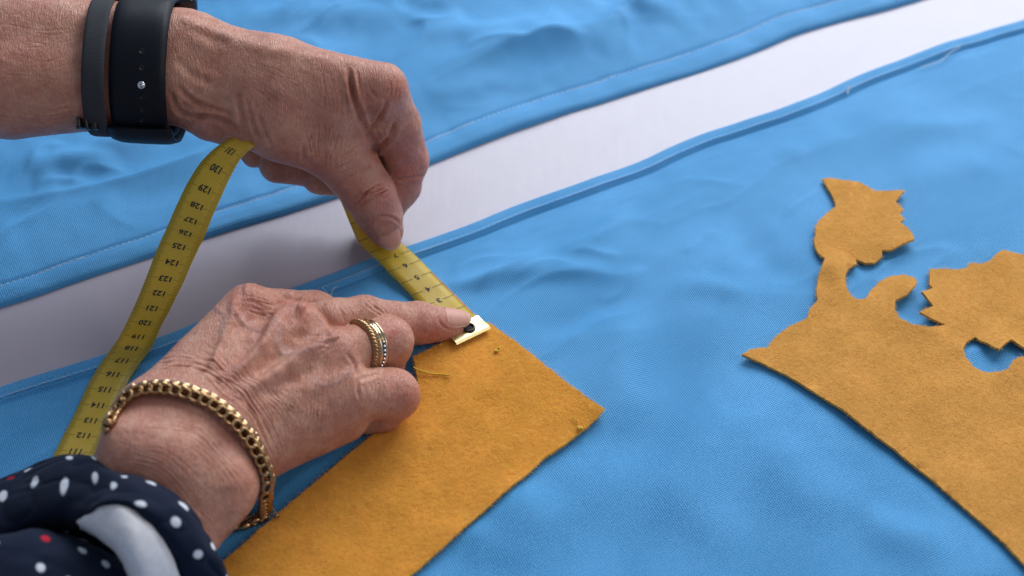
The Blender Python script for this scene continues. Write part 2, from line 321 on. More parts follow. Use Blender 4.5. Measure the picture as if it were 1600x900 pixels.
cloth_back = cloth('cloth', HB, NB, -1, prof_back, wr_back, 190, .36, 'rumpled blue cotton cloth at the back with white stitched hem', None, .0146, M['white_stitch'], .0230, gback)

# ------------------------------------------------------------------ felt pieces
def felt(name, poly, holes, mat, label, lift, fz_mat, thick=.0016, step=.0045, origin=None):
    """poly/holes in picture points on the cloth; triangulated with inner points so that it can drape and curl"""
    def world(pl): return [W(x, y, .003)[:2] for x, y in pl]
    def dens(pl):
        r = []
        for a, b in zip(pl, pl[1:]+pl[:1]):
            n = max(1, int(np.linalg.norm(b-a)/.0016)); r += [a+(b-a)*k/n for k in range(n)]
        return r
    loops = [dens(world(poly))]+[dens(world(h)) for h in holes]
    pts = []; edges = []; 
    for lp in loops:
        o = len(pts); n = len(lp); j = np.array(lp); j = j+(vnoise(np.c_[j, 0*j[:, 0]], .0022, 41)[:, None]*.00026)+(vnoise(np.c_[j, 0*j[:, 0]], .009, 43)[:, None]*.00035)
        pts += [Vector(p) for p in j]; edges += [(o+i, o+(i+1) % n) for i in range(n)]
    nb = len(pts); A = np.array([p[:] for p in pts[:len(loops[0])]]); lo, hi = A.min(0), A.max(0)
    def inside(p, lp):
        x, y = p; c = False
        x1, y1 = lp[:, 0], lp[:, 1]; x2, y2 = np.roll(x1, -1), np.roll(y1, -1)
        m = ((y1 > y) != (y2 > y)); return (np.count_nonzero(m & (x < (x2-x1)*(y-y1)/(y2-y1+1e-15)+x1)) % 2) == 1
    LP = [np.array(l) for l in loops]; allb = np.vstack(LP)
    for x in np.arange(lo[0], hi[0], step):
        for y in np.arange(lo[1], hi[1], step):
            p = (x+random.uniform(-.3, .3)*step, y+random.uniform(-.3, .3)*step)
            if inside(p, LP[0]) and not any(inside(p, l) for l in LP[1:]) and np.min((allb[:, 0]-p[0])**2+(allb[:, 1]-p[1])**2) > (.0014)**2: pts.append(Vector(p))
    vo, eo, fo, *_ = geometry.delaunay_2d_cdt(pts, edges, [], 0, 1e-7)
    vo = np.array([v[:] for v in vo]); keep = []
    for f_ in fo:
        c = vo[list(f_)].mean(0)
        if inside(c, LP[0]) and not any(inside(c, l) for l in LP[1:]): keep.append(list(f_))
    x, y = vo[:, 0], vo[:, 1]; z0 = front_z(x, y)+.0003+.0009*(vnoise(np.c_[x, y, 0*x], .035, 44)+1)*.35+.0003*(vnoise(np.c_[x, y, 0*x], .012, 45)+1)
    px, py = project(np.c_[x, y, z0]); z0 = z0+lift(px, py)
    fz = vnoise(np.c_[x, y, 0*x], .0016, 42)*.00016+vnoise(np.c_[x, y, 0*x], .005, 46)*.00018
    top = np.c_[x, y, z0+thick+fz]; bot = np.c_[x, y, z0]; n = len(vo)
    cnt = {}
    for f_ in keep:
        for a, b in zip(f_, f_[1:]+f_[:1]): cnt[(a, b)] = 1
    be = [(a, b) for (a, b) in cnt if (b, a) not in cnt]
    bset = sorted({a for e in be for a in e}); mid = {b: 2*n+i for i, b in enumerate(bset)}
    # the cut edge bulges a little
    nxt = dict(be); prv = {b: a for a, b in be}; midv = []
    for b in bset:
        a, c = prv.get(b, b), nxt.get(b, b); t = vo[c]-vo[a]; L = np.linalg.norm(t)+1e-9; outn = np.array([t[1], -t[0]])/L
        midv.append([*(vo[b]+outn*.00025), z0[b]+thick*.5]); pass
    F = [f_ for f_ in keep]+[[i+n for i in f_[::-1]] for f_ in keep]
    nb_ = len(bset); rim = {b: 2*n+nb_+i for i, b in enumerate(bset)}; rimb = {b: 2*n+2*nb_+i for i, b in enumerate(bset)}
    for a, b in be: F += [[rim[b], rim[a], mid[a], mid[b]], [mid[b], mid[a], rimb[a], rimb[b]]]
    o = mesh(name, np.vstack([top, bot, np.array(midv), top[bset], bot[bset]]), F, mat)
    tag(o, label, 'felt')
    # loose fibres standing off face and edges
    fib = []
    import bisect
    tri = np.array([f_[:3] for f_ in keep]); ar = np.abs(np.cross(vo[tri[:, 1]]-vo[tri[:, 0]], vo[tri[:, 2]]-vo[tri[:, 0]])); pr = ar/ar.sum()
    px_, py_ = project(top[:n]); vis = (px_ > -30) & (px_ < 1630) & (py_ > -30) & (py_ < 930)
    NFIB = 34000
    ti = rng.choice(len(tri), NFIB, p=pr)
    Vf = []; Ff = []
    def fibre(p, d, L, w):
        side = nrm(np.cross(d, [0, 0, 1.])+1e-6)*w; c = np.array([0, 0, 1.])
        q1 = p+d*L*.5+c*L*.16; q2 = p+d*L-c*L*.02; k = len(Vf)
        Vf.extend([p-side, p+side, q1-side*.8, q1+side*.8, q2]); Ff.extend([[k, k+1, k+3, k+2], [k+2, k+3, k+4]])
    for t in ti:
        a, b, c = tri[t]
        if not vis[a]: continue
        r1, r2 = random.random(), random.random()
        if r1+r2 > 1: r1, r2 = 1-r1, 1-r2
        p = top[a]+(top[b]-top[a])*r1+(top[c]-top[a])*r2; an = random.gauss(.25, .7)+(math.pi if random.random() < .5 else 0)
        fibre(p, nrm([math.cos(an), math.sin(an), random.uniform(.02, .22)]), random.uniform(.0012, .0036), .000045)
    for b in bset:
        if not vis[b]: continue
        a, c = prv.get(b, b), nxt.get(b, b); t = vo[c]-vo[a]; outn = np.array([t[1], -t[0]])/(np.linalg.norm(t)+1e-9)
        for _ in range(5):
            h = random.random(); d = nrm([outn[0]+random.gauss(0, .7), outn[1]+random.gauss(0, .7), random.uniform(-.2, .6)])
            fibre(np.array([*(vo[b]+outn*.0003), z0[b]+thick*h*.95]), d, random.uniform(.0004, .0012), .00004)
    tag(mesh('fuzz', np.array(Vf), Ff, M[fz_mat], o), kind='stuff')
    return o
def gauss_lift(items):
    def f(px, py):
        z = 0*px
        for (cx, cy, r, h) in items: z = z+h*np.exp(-((px-cx)**2+(py-cy)**2)/(r*r))
        return z
    return f
felt('felt_strip', [(763, 513), (810, 548), (870, 595), (943, 651), (930, 664), (880, 703), (850, 722), (830, 742), (770, 795), (720, 838), (650, 897), (560, 970), (330, 900), (362, 873), (473, 779), (560, 707), (607, 667), (642, 634), (655, 612), (647, 572), (680, 554), (712, 537)], [], M['felt'],
     'orange felt strip under the hands with the tape tip on its corner', gauss_lift([(647, 575, 22, .002), (943, 651, 20, .001)]), 'fuzz')
CUT = [(1157.5, 564), (1171, 555.5), (1185, 551.5), (1198, 551), (1202, 544), (1213, 531), (1233, 517), (1248, 510), (1260, 505), (1264, 491), (1275.5, 479), (1273, 467), (1277, 442), (1286, 416), (1273, 398), (1270, 382), (1273, 376), (1272, 364), (1278, 353), (1291, 341), (1304, 331), (1302, 322), (1293, 304), (1283, 287.5), (1293, 286), (1318, 289), (1340, 291), (1353, 298), (1364, 305), (1384, 307), (1411, 307.5), (1402, 318), (1395.5, 327.5), (1402, 333), (1407, 341), (1401, 347), (1409, 355), (1402, 361), (1411, 369), (1420, 380), (1423.5, 389), (1407, 395.5), (1389, 403), (1375, 401), (1375, 411), (1364, 419), (1349, 419), (1335.5, 413), (1335, 422), (1322, 431), (1318, 442), (1319, 460), (1327, 473), (1338, 479), (1351, 477), (1358, 464), (1371, 451), (1389, 442), (1409, 441), (1422, 446), (1427, 453), (1424, 464), (1411, 478), (1395.5, 482), (1394, 498), (1402, 511), (1420, 521), (1447, 524), (1464, 520), (1475, 516), (1451, 509), (1433, 503.5), (1455.5, 489), (1447, 482), (1435, 473), (1447, 465), (1455, 460), (1449, 455.5), (1450, 431), (1469, 428), (1495.5, 429), (1507, 427), (1513, 419), (1529, 420), (1544, 415.5), (1555.5, 404), (1564, 399), (1584, 403), (1600, 405), (1640, 398), (1690, 420), (1720, 520), (1760, 700), (1780, 960), (1650, 960), (1598, 900), (1574, 873), (1550, 849), (1510, 811), (1470, 776), (1430, 741), (1390, 708), (1350, 678), (1310, 648), (1270, 622), (1230, 596), (1190, 576)]
HOLE = [(1522, 533), (1509, 540), (1502, 551), (1504, 567), (1518, 582), (1535.5, 591), (1558, 592), (1571, 588), (1578, 575.5), (1587, 569), (1600, 566), (1625, 570), (1640, 560), (1625, 556), (1600, 554), (1584, 547), (1575.5, 540), (1564, 551), (1555.5, 560), (1540, 549), (1531, 542)]
HOLE2 = [(1595, 624), (1600, 612), (1622, 604), (1640, 625), (1625, 645), (1600, 640)]
felt('felt_cutout', CUT, [HOLE, HOLE2], M['felt2'], 'ochre felt cut-out with leafy jagged outline lying on the blue cloth at right',
     gauss_lift([(1415, 385, 34, .0030), (1405, 330, 26, .0022), (1430, 500, 26, .0024), (1435, 473, 22, .002), (1556, 556, 24, .0026), (1300, 424, 17, .0032), (1418, 462, 26, .0026), (1580, 548, 20, .002), (1160, 563, 25, .0012), (1340, 640, 60, .0008)]), 'fuzz2')

# ------------------------------------------------------------------ sdf modelling of the hands
class Field:
    def __init__(s, lo, hi, h):
        s.h = h; s.lo = np.array(lo); s.n = np.ceil((np.array(hi)-s.lo)/h).astype(int)+1
        s.ax = [(s.lo[k]+h*np.arange(s.n[k])).astype(np.float32) for k in range(3)]
    def new(s): return np.full(s.n, .03, np.float32)
    def seg(s, D, a, b, ra, rb, k, mar=.014):
        a = np.asarray(a); b = np.asarray(b); lo = np.minimum(a-ra, b-rb)-mar; hi = np.maximum(a+ra, b+rb)+mar
        i0 = np.clip(((lo-s.lo)/s.h).astype(int), 0, s.n-1); i1 = np.clip(((hi-s.lo)/s.h).astype(int)+1, 0, s.n)
        if np.any(i1 <= i0): return
        sl = tuple(slice(i0[q], i1[q]) for q in range(3))
        X, Y, Z = [s.ax[q][sl[q]] for q in range(3)]; X = X[:, None, None]-a[0]; Y = Y[None, :, None]-a[1]; Z = Z[None, None, :]-a[2]
        d = b-a; L2 = d@d+1e-12
        t = np.clip((X*d[0]+Y*d[1]+Z*d[2])/L2, 0, 1)
        r = np.sqrt((X-t*d[0])**2+(Y-t*d[1])**2+(Z-t*d[2])**2)-(ra+(rb-ra)*t)
        D[sl] = smin(D[sl], r.astype(np.float32), k)
def smin(a, b, k):
    h = np.maximum(k-np.abs(a-b), 0)/k
    return np.minimum(a, b)-h*h*h*k/6.
def nets(D, lo, h):
    s = D < 0; n = D.shape
    c = np.zeros(tuple(q-1 for q in n), np.int8)
    cor = [(i, j, k) for i in (0, 1) for j in (0, 1) for k in (0, 1)]
    sub = lambda A, i, j, k: A[i:n[0]-1+i, j:n[1]-1+j, k:n[2]-1+k]
    for q in cor: c += sub(s, *q)
    act = (c > 0) & (c < 8); idx = np.argwhere(act); vid = np.full(act.shape, -1, int); vid[act] = np.arange(len(idx))
    acc = np.zeros((len(idx), 3)); cn = np.zeros(len(idx))
    val = {q: D[idx[:, 0]+q[0], idx[:, 1]+q[1], idx[:, 2]+q[2]] for q in cor}
    for a in cor:
        for ax in range(3):
            if a[ax]: continue
            b = list(a); b[ax] = 1; b = tuple(b); va, vb = val[a], val[b]; m = (va < 0) != (vb < 0)
            t = np.where(m, va/(va-vb+1e-20), 0); p = np.array(a, float)[None]+t[:, None]*(np.array(b)-np.array(a))[None]
            acc[m] += p[m]; cn[m] += 1
    V = lo+h*(idx+acc/cn[:, None]); F = []
    for ax in range(3):
        u, w = (ax+1) % 3, (ax+2) % 3
        A = [slice(None)]*3; B = [slice(None)]*3; A[ax] = slice(0, n[ax]-1); B[ax] = slice(1, n[ax])
        ed = np.argwhere(s[tuple(A)] != s[tuple(B)]); ed = ed[(ed[:, u] > 0) & (ed[:, w] > 0) & (ed[:, u] < n[u]-1) & (ed[:, w] < n[w]-1)]
        eu = np.eye(3, dtype=int)[u]; ew = np.eye(3, dtype=int)[w]
        q = [vid[tuple((ed+o).T)] for o in (-eu-ew, -ew, 0*eu, -eu)]; Q = np.stack(q, 1)
        fl = s[tuple(ed.T)]; Q[~fl] = Q[~fl][:, ::-1]; F.append(Q)
    F = np.vstack(F); return V, F[(F >= 0).all(1)]
def relax(V, F, it, lam=.5):
    e = np.vstack([F[:, [0, 1]], F[:, [1, 2]], F[:, [2, 3]], F[:, [3, 0]]]); e = np.vstack([e, e[:, ::-1]])
    deg = np.bincount(e[:, 0], minlength=len(V))[:, None]
    for k in range(it):
        l = lam if k % 2 == 0 else -lam*1.02
        V = V+l*(np.stack([np.bincount(e[:, 0], V[e[:, 1], q], len(V)) for q in range(3)], 1)/deg-V)
    return V
def split_quads(V, F):
    n = len(V); E = np.sort(np.vstack([F[:, [0, 1]], F[:, [1, 2]], F[:, [2, 3]], F[:, [3, 0]]]), 1); key = E[:, 0].astype(np.int64)*n+E[:, 1]
    uk, inv = np.unique(key, return_inverse=True); em = (V[uk//n]+V[uk % n])/2; m = len(F); e = inv.reshape(4, m)+n; c = np.arange(m)+n+len(uk)
    V2 = np.vstack([V, em, V[F].mean(1)])
    F2 = np.vstack([np.stack([F[:, 0], e[0], c, e[3]], 1), np.stack([e[0], F[:, 1], e[1], c], 1), np.stack([c, e[1], F[:, 2], e[2]], 1), np.stack([e[3], c, e[2], F[:, 3]], 1)])
    return V2, F2
def vnormals(V, F):
    fn = np.cross(V[F[:, 2]]-V[F[:, 0]], V[F[:, 3]]-V[F[:, 1]]); N = np.zeros_like(V)
    for k in range(4):
        for q in range(3): N[:, q] += np.bincount(F[:, k], fn[:, q], len(V))
    return N/(np.linalg.norm(N, axis=1)[:, None]+1e-12)
def J(px, py, zc, rp):
    p = W(px, py, zc/100); return p, rp/scale_at(p)
def build_hand(palm, fingers, lo, hi, h, kp, kf, kj, floor):
    Fd = Field(lo, hi, h); P = Fd.new(); FG = Fd.new()
    for a, b in palm:
        (pa, ra), (pb, rb) = J(*a), J(*b); Fd.seg(P, pa, pb, ra, rb, kp)
    for ch in fingers:
        G = Fd.new(); js = [J(*c) for c in ch]
        for (pa, ra), (pb, rb) in zip(js, js[1:]): Fd.seg(G, pa, pb, ra, rb, .004)
        FG = smin(FG, G, kf)
    D = smin(P, FG, kj)
    if floor is not None: D = np.maximum(D, (floor-Fd.ax[2])[None, None, :])
    V, F = nets(D, Fd.lo, h); V = relax(V, F, 8)
    V, F = split_quads(V, F); V = relax(V, F, 4, .45)
    return V, vnormals(V, F), F
def pdist(px, py, line):
    """distance (px) to a polyline and normalised position along it"""
    L = np.asarray(line, float); best = np.full(len(px), 1e9); pos = np.zeros(len(px)); n = len(L)-1
    for i, (a, b) in enumerate(zip(L, L[1:])):
        d = b-a; t = np.clip(((px-a[0])*d[0]+(py-a[1])*d[1])/(d@d+1e-9), 0, 1); e = np.hypot(px-a[0]-t*d[0], py-a[1]-t*d[1])
        m = e < best; best[m] = e[m]; pos[m] = (i+t[m])/n
    return best, pos
def detail(V, N, ops):
    """folds, veins, tendons: ops = (polyline in picture points, width px, height mm)"""
    px, py = project(V); face = np.clip(((CAM-V)/np.linalg.norm(CAM-V, axis=1)[:, None]*N).sum(1)*3+.3, 0, 1); H = np.zeros(len(V))
    for line, w, h in ops:
        L = np.asarray(line, float); L = catmull(L, np.linspace(0, len(L)-1, len(L)*4)) if len(L) > 2 else L
        lo = L.min(0)-3*w; hi = L.max(0)+3*w; m = np.where((px > lo[0]) & (px < hi[0]) & (py > lo[1]) & (py < hi[1]))[0]
        if not len(m): continue
        d, s = pdist(px[m], py[m], L); tap = np.clip(np.minimum(s, 1-s)*6, 0, 1)**.7
        g = np.exp(-(d/w)**2); sh = g if h > 0 else g-.45*np.exp(-((d-2.1*w)/(1.1*w))**2)
        H[m] += h*sh*np.maximum(tap, .12)*((.72+.55*vnoise(V[m], .005, 90)) if h < 0 else 1.)
    return H*face*.001
def family(A, B, n, w, h, jit=3., seed=0):
    r = random.Random(seed); out = []; A = np.asarray(A, float); B = np.asarray(B, float)
    m = max(len(A), len(B)); A = catmull(A, np.linspace(0, len(A)-1, m+2)); B = catmull(B, np.linspace(0, len(B)-1, m+2))
    for k in range(n):
        f = (k+.5+r.uniform(-.35, .35))/n; L = A*(1-f)+B*f; L = L+np.array([[r.gauss(0, jit*.5), r.gauss(0, jit*.5)] for _ in L])
        a = r.randint(0, 1); b = len(L)-r.randint(0, 1); L = L[a:b]
        out.append((L, w*r.uniform(.7, 1.3), h*r.uniform(.5, 1.2)))
    return out
SK = np.array([.59, .282, .188])
def finish_hand(name, V, N, F, ops, tints, label, seed):
    H = detail(V, N, ops)
    H += .00022*vnoise(V, .006, 50+seed)+.00010*vnoise(V, .0022, 51+seed)
    # fine lines, stretched along the skin
    V2 = V+N*H[:, None]; px, py = project(V)
    col = np.tile(SK, (len(V), 1))
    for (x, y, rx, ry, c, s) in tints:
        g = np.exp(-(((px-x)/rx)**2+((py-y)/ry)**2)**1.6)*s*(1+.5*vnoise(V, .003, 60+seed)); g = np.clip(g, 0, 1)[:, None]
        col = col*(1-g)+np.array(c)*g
    for line, w, h in ops:                      # blue-grey veins
        if .2 < h < .7 and w < 5:
            L = np.asarray(line, float); lo = L.min(0)-4*w; hi = L.max(0)+4*w; m = np.where((px > lo[0]) & (px < hi[0]) & (py > lo[1]) & (py < hi[1]))[0]
            d, s_ = pdist(px[m], py[m], L); g = (np.exp(-(d/(w*1.3))**2)*.38)[:, None]; col[m] = col[m]*(1-g)+np.array([.34, .21, .21])*g
    r_ = random.Random(300+seed); idx = [r_.randrange(len(V)) for _ in range(130)]
    for i in idx:
        R_ = r_.choice([.0008, .001, .0013, .002, .003]); m = np.where(np.abs(V[:, 0]-V[i, 0]) < 2.6*R_)[0]; d2 = ((V[m]-V[i])**2).sum(1)/(R_*R_); m = m[d2 < 6]; d2 = d2[d2 < 6]; g = (np.exp(-d2**1.3)*r_.uniform(.2, .65))[:, None]; col[m] = col[m]*(1-g)+np.array([.36, .16, .10])*g
    o = mesh(name, V2, F, M['skin']); at = o.data.color_attributes.new('tint', 'FLOAT_COLOR', 'POINT')
    at.data.foreach_set('color', np.c_[col, np.ones(len(col))].astype(np.float32).ravel())
    tag(o, label, 'hand')
    bvh = BVHTree.FromPolygons(V2.tolist(), F.tolist())
    return o, bvh
def hit(bvh, px, py):
    d = nrm(W(px, py, 0)-CAM); r = bvh.ray_cast(Vector(CAM), Vector(d))
    return (np.array(r[0]), np.array(r[1])) if r[0] is not None else (None, None)
def nail(parent, base, tip, r, dorsal, L0, L1, halfw, lift=.0003, slope=.15):
    a = nrm(tip-base); d = nrm(dorsal-a*np.dot(dorsal, a)); sd = np.cross(a, d); n, m = 14, 13; V = []; UVs = []
    for i in range(n):
        s = i/(n-1)
        for j in range(m):
            q = j/(m-1)*2-1; back = .22*(L1-L0)*q*q if True else 0; x = L0+(L1-L0)*s*(1-.20*abs(q)**2.5)+back*(1-s)*.9
            ph = q*halfw*(.90+.10*math.sin(math.pi*min(1, s+.25)))
            drop = .0012*max(0, s-.45)**2*3
            emb = -.00045*(1-min(1, s/.35))**1.5-.00035*max(0, abs(q)-.75)/.25
            V.append(tip+a*x+(d*math.cos(ph)+sd*math.sin(ph))*(r+max(0, -x)*slope+lift-drop+emb+.00025)); UVs.append((s, q))
    V = np.array(V); F = grid_faces(n, m); V2 = V-d*.0005
    Vall = np.vstack([V, V2]); Fl = F.tolist()+(F[:, ::-1]+n*m).tolist(); k = n*m
    per = [i*m for i in range(n)]+[(n-1)*m+j for j in range(1, m)]+[i*m+m-1 for i in range(n-2, -1, -1)]+[j for j in range(m-2, 0, -1)]
    for p, q in zip(per, per[1:]+per[:1]): Fl.append([p, q, q+k, p+k])
    return mesh('fingernail', Vall, Fl, M['nail'], parent, uv=np.array(UVs+UVs))

# lower (right) hand -------------------------------------------------------------------------------
R_palm = [((178, 778, 4.3, 38), (212, 705, 5.2, 50)), ((285, 835, 3.3, 58), (335, 757, 3.8, 60)), ((240, 790, 4.0, 50), (270, 740, 4.6, 56)),
          ((212, 705, 5.2, 50), (232, 650, 4.9, 48)), ((335, 757, 3.8, 60), (364, 706, 3.3, 56)),
          ((270, 720, 5.0, 60), (300, 660, 4.8, 55)),
          ((240, 642, 4.9, 49), (388, 484, 5.0, 40)), ((278, 660, 5.0, 50), (464, 512, 4.9, 36)), ((318, 688, 4.5, 52), (520, 553, 4.3, 38)), ((352, 706, 3.6, 54), (540, 616, 3.3, 44)),
          ((385, 712, 2.6, 46), (535, 655, 2.1, 38)), ((330, 620, 3.2, 60), (470, 590, 3.0, 48)), ((270, 612, 2.8, 48), (345, 560, 2.4, 40))]
R_fing = [[(388, 486, 4.9, 38), (492, 486, 3.2, 31), (545, 505, 1.6, 27), (572, 517, 1.0, 24)],
          [(464, 514, 4.8, 36), (520, 500, 4.1, 33), (569, 498, 3.4, 35), (610, 503, 2.5, 32), (652, 505, 1.8, 33), (702, 507.5, 1.15, 26)],
          [(522, 554, 4.2, 38), (566, 543, 3.6, 37), (606, 534, 3.0, 39.5), (600, 575, 1.5, 30), (560, 590, 1.1, 26)],
          [(545, 617, 3.2, 40), (585, 615, 2.7, 39), (614, 617, 2.2, 41), (600, 645, 1.3, 28), (574, 655, 1.0, 24)],
          [(345, 560, 2.4, 40), (420, 545, 1.6, 30), (480, 540, 1.1, 25)]]
V, N, F = build_hand(R_palm, R_fing, (-.235, -.20, .002), (-.005, .0, .098), .00090, .015, .0008, .0055, .0042)
c5 = lambda *p: [(280+x/3.215, 420+y/3.215) for x, y in p]
R_ops = [
    # tendons, knuckles, veins
    (c5((300, 130), (275, 190), (262, 260), (225, 350), (185, 450), (150, 520)), 8, 2.0), (c5((290, 240), (330, 285), (390, 300), (440, 290), (480, 262)), 4.2, .6), (c5((275, 235), (300, 232)), 5, .9),
    (c5((560, 190), (500, 250), (450, 340), (380, 430), (300, 510), (240, 570)), 9, 2.3), (c5((740, 330), (690, 400), (600, 440), (500, 510), (400, 580), (300, 640)), 9, 2.0), (c5((880, 520), (780, 560), (640, 620), (500, 690)), 14, .7),
    (c5((600, 175), (640, 190)), 13, 2.0), (c5((320, 110), (390, 120)), 18, .9), (c5((760, 330), (790, 360)), 10, 1.3),
    (c5((430, 210), (400, 300), (340, 400), (270, 480)), 12, -1.8), (c5((640, 300), (560, 400), (470, 470), (380, 540)), 11, -2.0), (c5((760, 440), (660, 510), (540, 580), (420, 650)), 12, -1.6),
    (c5((500, 310), (490, 380), (520, 420), (590, 440)), 4.2, .35), (c5((540, 390), (570, 430), (640, 420), (720, 380)), 4.2, .35), (c5((660, 560), (720, 590), (800, 570), (860, 520)), 4.5, .22),
    (c5((160, 180), (230, 240), (200, 330)), 4.2, .35),
    # finger roots
    (c5((800, 320), (780, 330), (720, 350)), 3., -.9), (c5((660, 180), (700, 195), (740, 240), (790, 310)), 5, -1.5), (c5((895, 480), (890, 560), (905, 660)), 2.6, -.8),
    (c5((900, 560), (960, 540), (1040, 508)), 3, -1.0), (c5((840, 420), (880, 480), (900, 540)), 3, -.6),
    (c5((470, 110), (560, 150), (650, 178)), 5, -1.3)]
R_ops += [([(690, 481), (684, 490), (686, 503), (697, 513), (714, 518)], 2.0, -.55)]
R_ops += family(c5((905, 140), (950, 190), (1010, 240)), c5((985, 150), (1030, 190), (1060, 235)), 5, 1.5, -.55, 2, 1)
R_ops += family(c5((780, 200), (800, 240), (820, 290)), c5((860, 170), (890, 210), (910, 260)), 4, 1.6, -.25, 2, 2)
R_ops += family([(200, 622), (245, 588), (300, 582), (350, 612), (392, 655), (420, 720)], [(212, 580), (262, 545), (330, 560), (395, 610), (432, 670), (448, 735)], 18, 1.2, -.27, 6, 3)
R_ops += family([(300, 560), (340, 590), (390, 620)], [(330, 530), (380, 580), (420, 610)], 6, 1.6, -.35, 4, 4)
R_ops += family(c5((860, 560), (840, 680), (800, 800)), c5((560, 640), (560, 740), (520, 850)), 18, 1.2, -.24, 5, 5)
R_ops += family(c5((650, 330), (720, 330), (790, 300)), c5((600, 460), (700, 440), (800, 400)), 9, 1.5, -.38, 5, 6)
R_ops += family(c5((330, 130), (420, 150), (500, 180)), c5((300, 210), (400, 230), (480, 250)), 8, 1.4, -.28, 4, 7)
R_ops += family(c5((900, 560), (930, 600), (920, 680)), c5((1010, 530), (1030, 600), (1000, 690)), 5, 1.5, -.22, 2, 8)
R_ops += family([(190, 690), (260, 700), (340, 770)], [(170, 725), (250, 750), (330, 840)], 14, 1.3, -.12, 5, 9)
R_ops += family([(225, 655), (310, 665), (390, 745)], [(200, 690), (300, 700), (370, 790)], 14, 1.3, -.13, 5, 10)
R_ops += family(c5((480, 560), (600, 600), (700, 700)), c5((400, 640), (480, 740), (520, 860)), 12, 1.3, -.22, 5, 11)
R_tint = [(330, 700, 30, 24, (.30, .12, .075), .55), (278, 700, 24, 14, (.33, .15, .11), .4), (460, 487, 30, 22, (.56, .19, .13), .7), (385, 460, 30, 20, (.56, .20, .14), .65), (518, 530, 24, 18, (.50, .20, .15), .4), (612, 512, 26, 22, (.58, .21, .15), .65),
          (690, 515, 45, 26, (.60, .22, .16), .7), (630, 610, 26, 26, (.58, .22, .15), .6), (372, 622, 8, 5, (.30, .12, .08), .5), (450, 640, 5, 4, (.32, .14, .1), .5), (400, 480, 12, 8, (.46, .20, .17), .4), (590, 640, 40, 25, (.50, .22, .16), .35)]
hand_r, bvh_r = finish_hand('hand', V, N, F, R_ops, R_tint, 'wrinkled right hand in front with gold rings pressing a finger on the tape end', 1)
pb, rb_ = J(652, 505, 1.8, 33); pt, rt_ = J(702, 507.5, 1.15, 26)
nail(hand_r, pb, pt, rt_, np.array([.15, -.10, 1.]), -.0056, .0086, .82, .0001, .15)

# upper (left) hand --------------------------------------------------------------------------------
L_palm = [((-230, 40, 11.8, 96), (-110, 48, 11.4, 92)), ((-230, 118, 10.3, 96), (-110, 122, 10.0, 92)), ((-110, 48, 11.4, 92), (290, 78, 10.2, 57)), ((-110, 122, 10.0, 92), (285, 132, 9.2, 57)), ((20, 130, 9.8, 84), (120, 132, 9.6, 66)),
          ((290, 78, 10.2, 57), (430, 108, 9.9, 47)), ((430, 108, 9.9, 47), (596, 139, 9.4, 40)),
          ((285, 132, 9.2, 56), (345, 152, 8.9, 46)), ((345, 152, 8.9, 46), (440, 192, 8.0, 54)), ((440, 192, 8.0, 54), (522, 234, 6.4, 48)),
          ((400, 140, 9.2, 60), (520, 165, 8.6, 52)), ((322, 180, 8.2, 30), (385, 192, 7.6, 30)),
          ((300, 95, 8.9, 50), (565, 145, 8.2, 36)), ((300, 105, 8.2, 48), (525, 165, 7.2, 34)), ((300, 120, 7.6, 46), (470, 185, 6.4, 32)),
          ((520, 175, 8.2, 42), (560, 190, 7.2, 26)), ((545, 192, 7.2, 26), (598, 188, 7.6, 22)), ((578, 205, 6.6, 18), (598, 236, 4.6, 17))]
L_fing = [[(522, 234, 6.4, 47), (549, 264, 5.2, 44), (577, 303, 3.9, 41), (592, 333, 2.7, 36), (603, 360, 1.75, 28)],
          [(597, 140, 9.2, 39), (619, 195, 6.7, 38), (632, 250, 4.3, 37), (624, 290, 2.9, 33), (602, 330, 1.5, 27), (580, 345, 1.05, 21), (562, 343, .9, 15)],
          [(567, 145, 8.0, 36), (606, 245, 3.8, 31), (545, 276, 3.1, 30), (501, 275, 3.4, 30)],
          [(525, 165, 7.0, 34), (560, 240, 4.1, 30), (480, 261, 3.3, 29), (433, 258, 3.6, 28)],
          [(470, 185, 6.2, 32), (490, 230, 4.4, 27), (425, 238, 3.6, 24), (397, 240, 3.7, 22)],
          [(331, 190, 8.1, 31), (352, 194, 7.8, 29), (372, 196, 7.5, 25)]]
V, N, F = build_hand(L_palm, L_fing, (-.365, -.02, .004), (-.02, .145, .158), .0010, .014, .0008, .0055, None)
c6 = lambda *p: [(250+x/2.2512, y/2.2512) for x, y in p]
L_ops = [
    (c6((660, 235), (672, 300), (690, 370), (715, 440), (728, 470)), 4.0, -2.6), (c6((800, 350), (775, 410), (728, 465)), 3.0, -1.8), (c6((830, 430), (800, 490), (745, 535)), 4.0, -2.2), (c6((725, 470), (750, 500), (745, 545)), 6, -1.6),
    (c6((690, 240), (700, 300), (708, 360)), 2.2, -.5), (c6((820, 632), (870, 628), (932, 618)), 2.4, -.9), (c6((730, 300), (760, 340), (800, 350)), 3, -.35),
    (c6((770, 470), (800, 455)), 9, 1.0), (c6((505, 540), (520, 570), (560, 600)), 4, -.8), (c6((505, 500), (500, 560), (505, 580)), 3, -.7),
    (c6((200, 120), (330, 160), (470, 190), (600, 215)), 10, .8), (c6((60, 60), (150, 100), (260, 130)), 7, .7), (c6((100, 90), (180, 140), (240, 150)), 6, -.6),
    (c6((60, 300), (110, 350), (190, 385), (260, 400)), 3.5, -1.3), (c6((40, 330), (60, 380), (100, 405), (200, 415), (270, 470)), 3.5, -1.8), (c6((95, 425), (160, 415), (230, 420), (285, 480)), 5, -1.2), (c6((270, 330), (285, 400), (300, 470), (330, 515)), 4.5, -1.0), (c6((300, 340), (320, 420), (350, 500)), 3, -.7), (c6((345, 400), (370, 470), (400, 535)), 3, -.5), (c6((60, 200), (110, 260), (200, 300)), 6, -.5)]
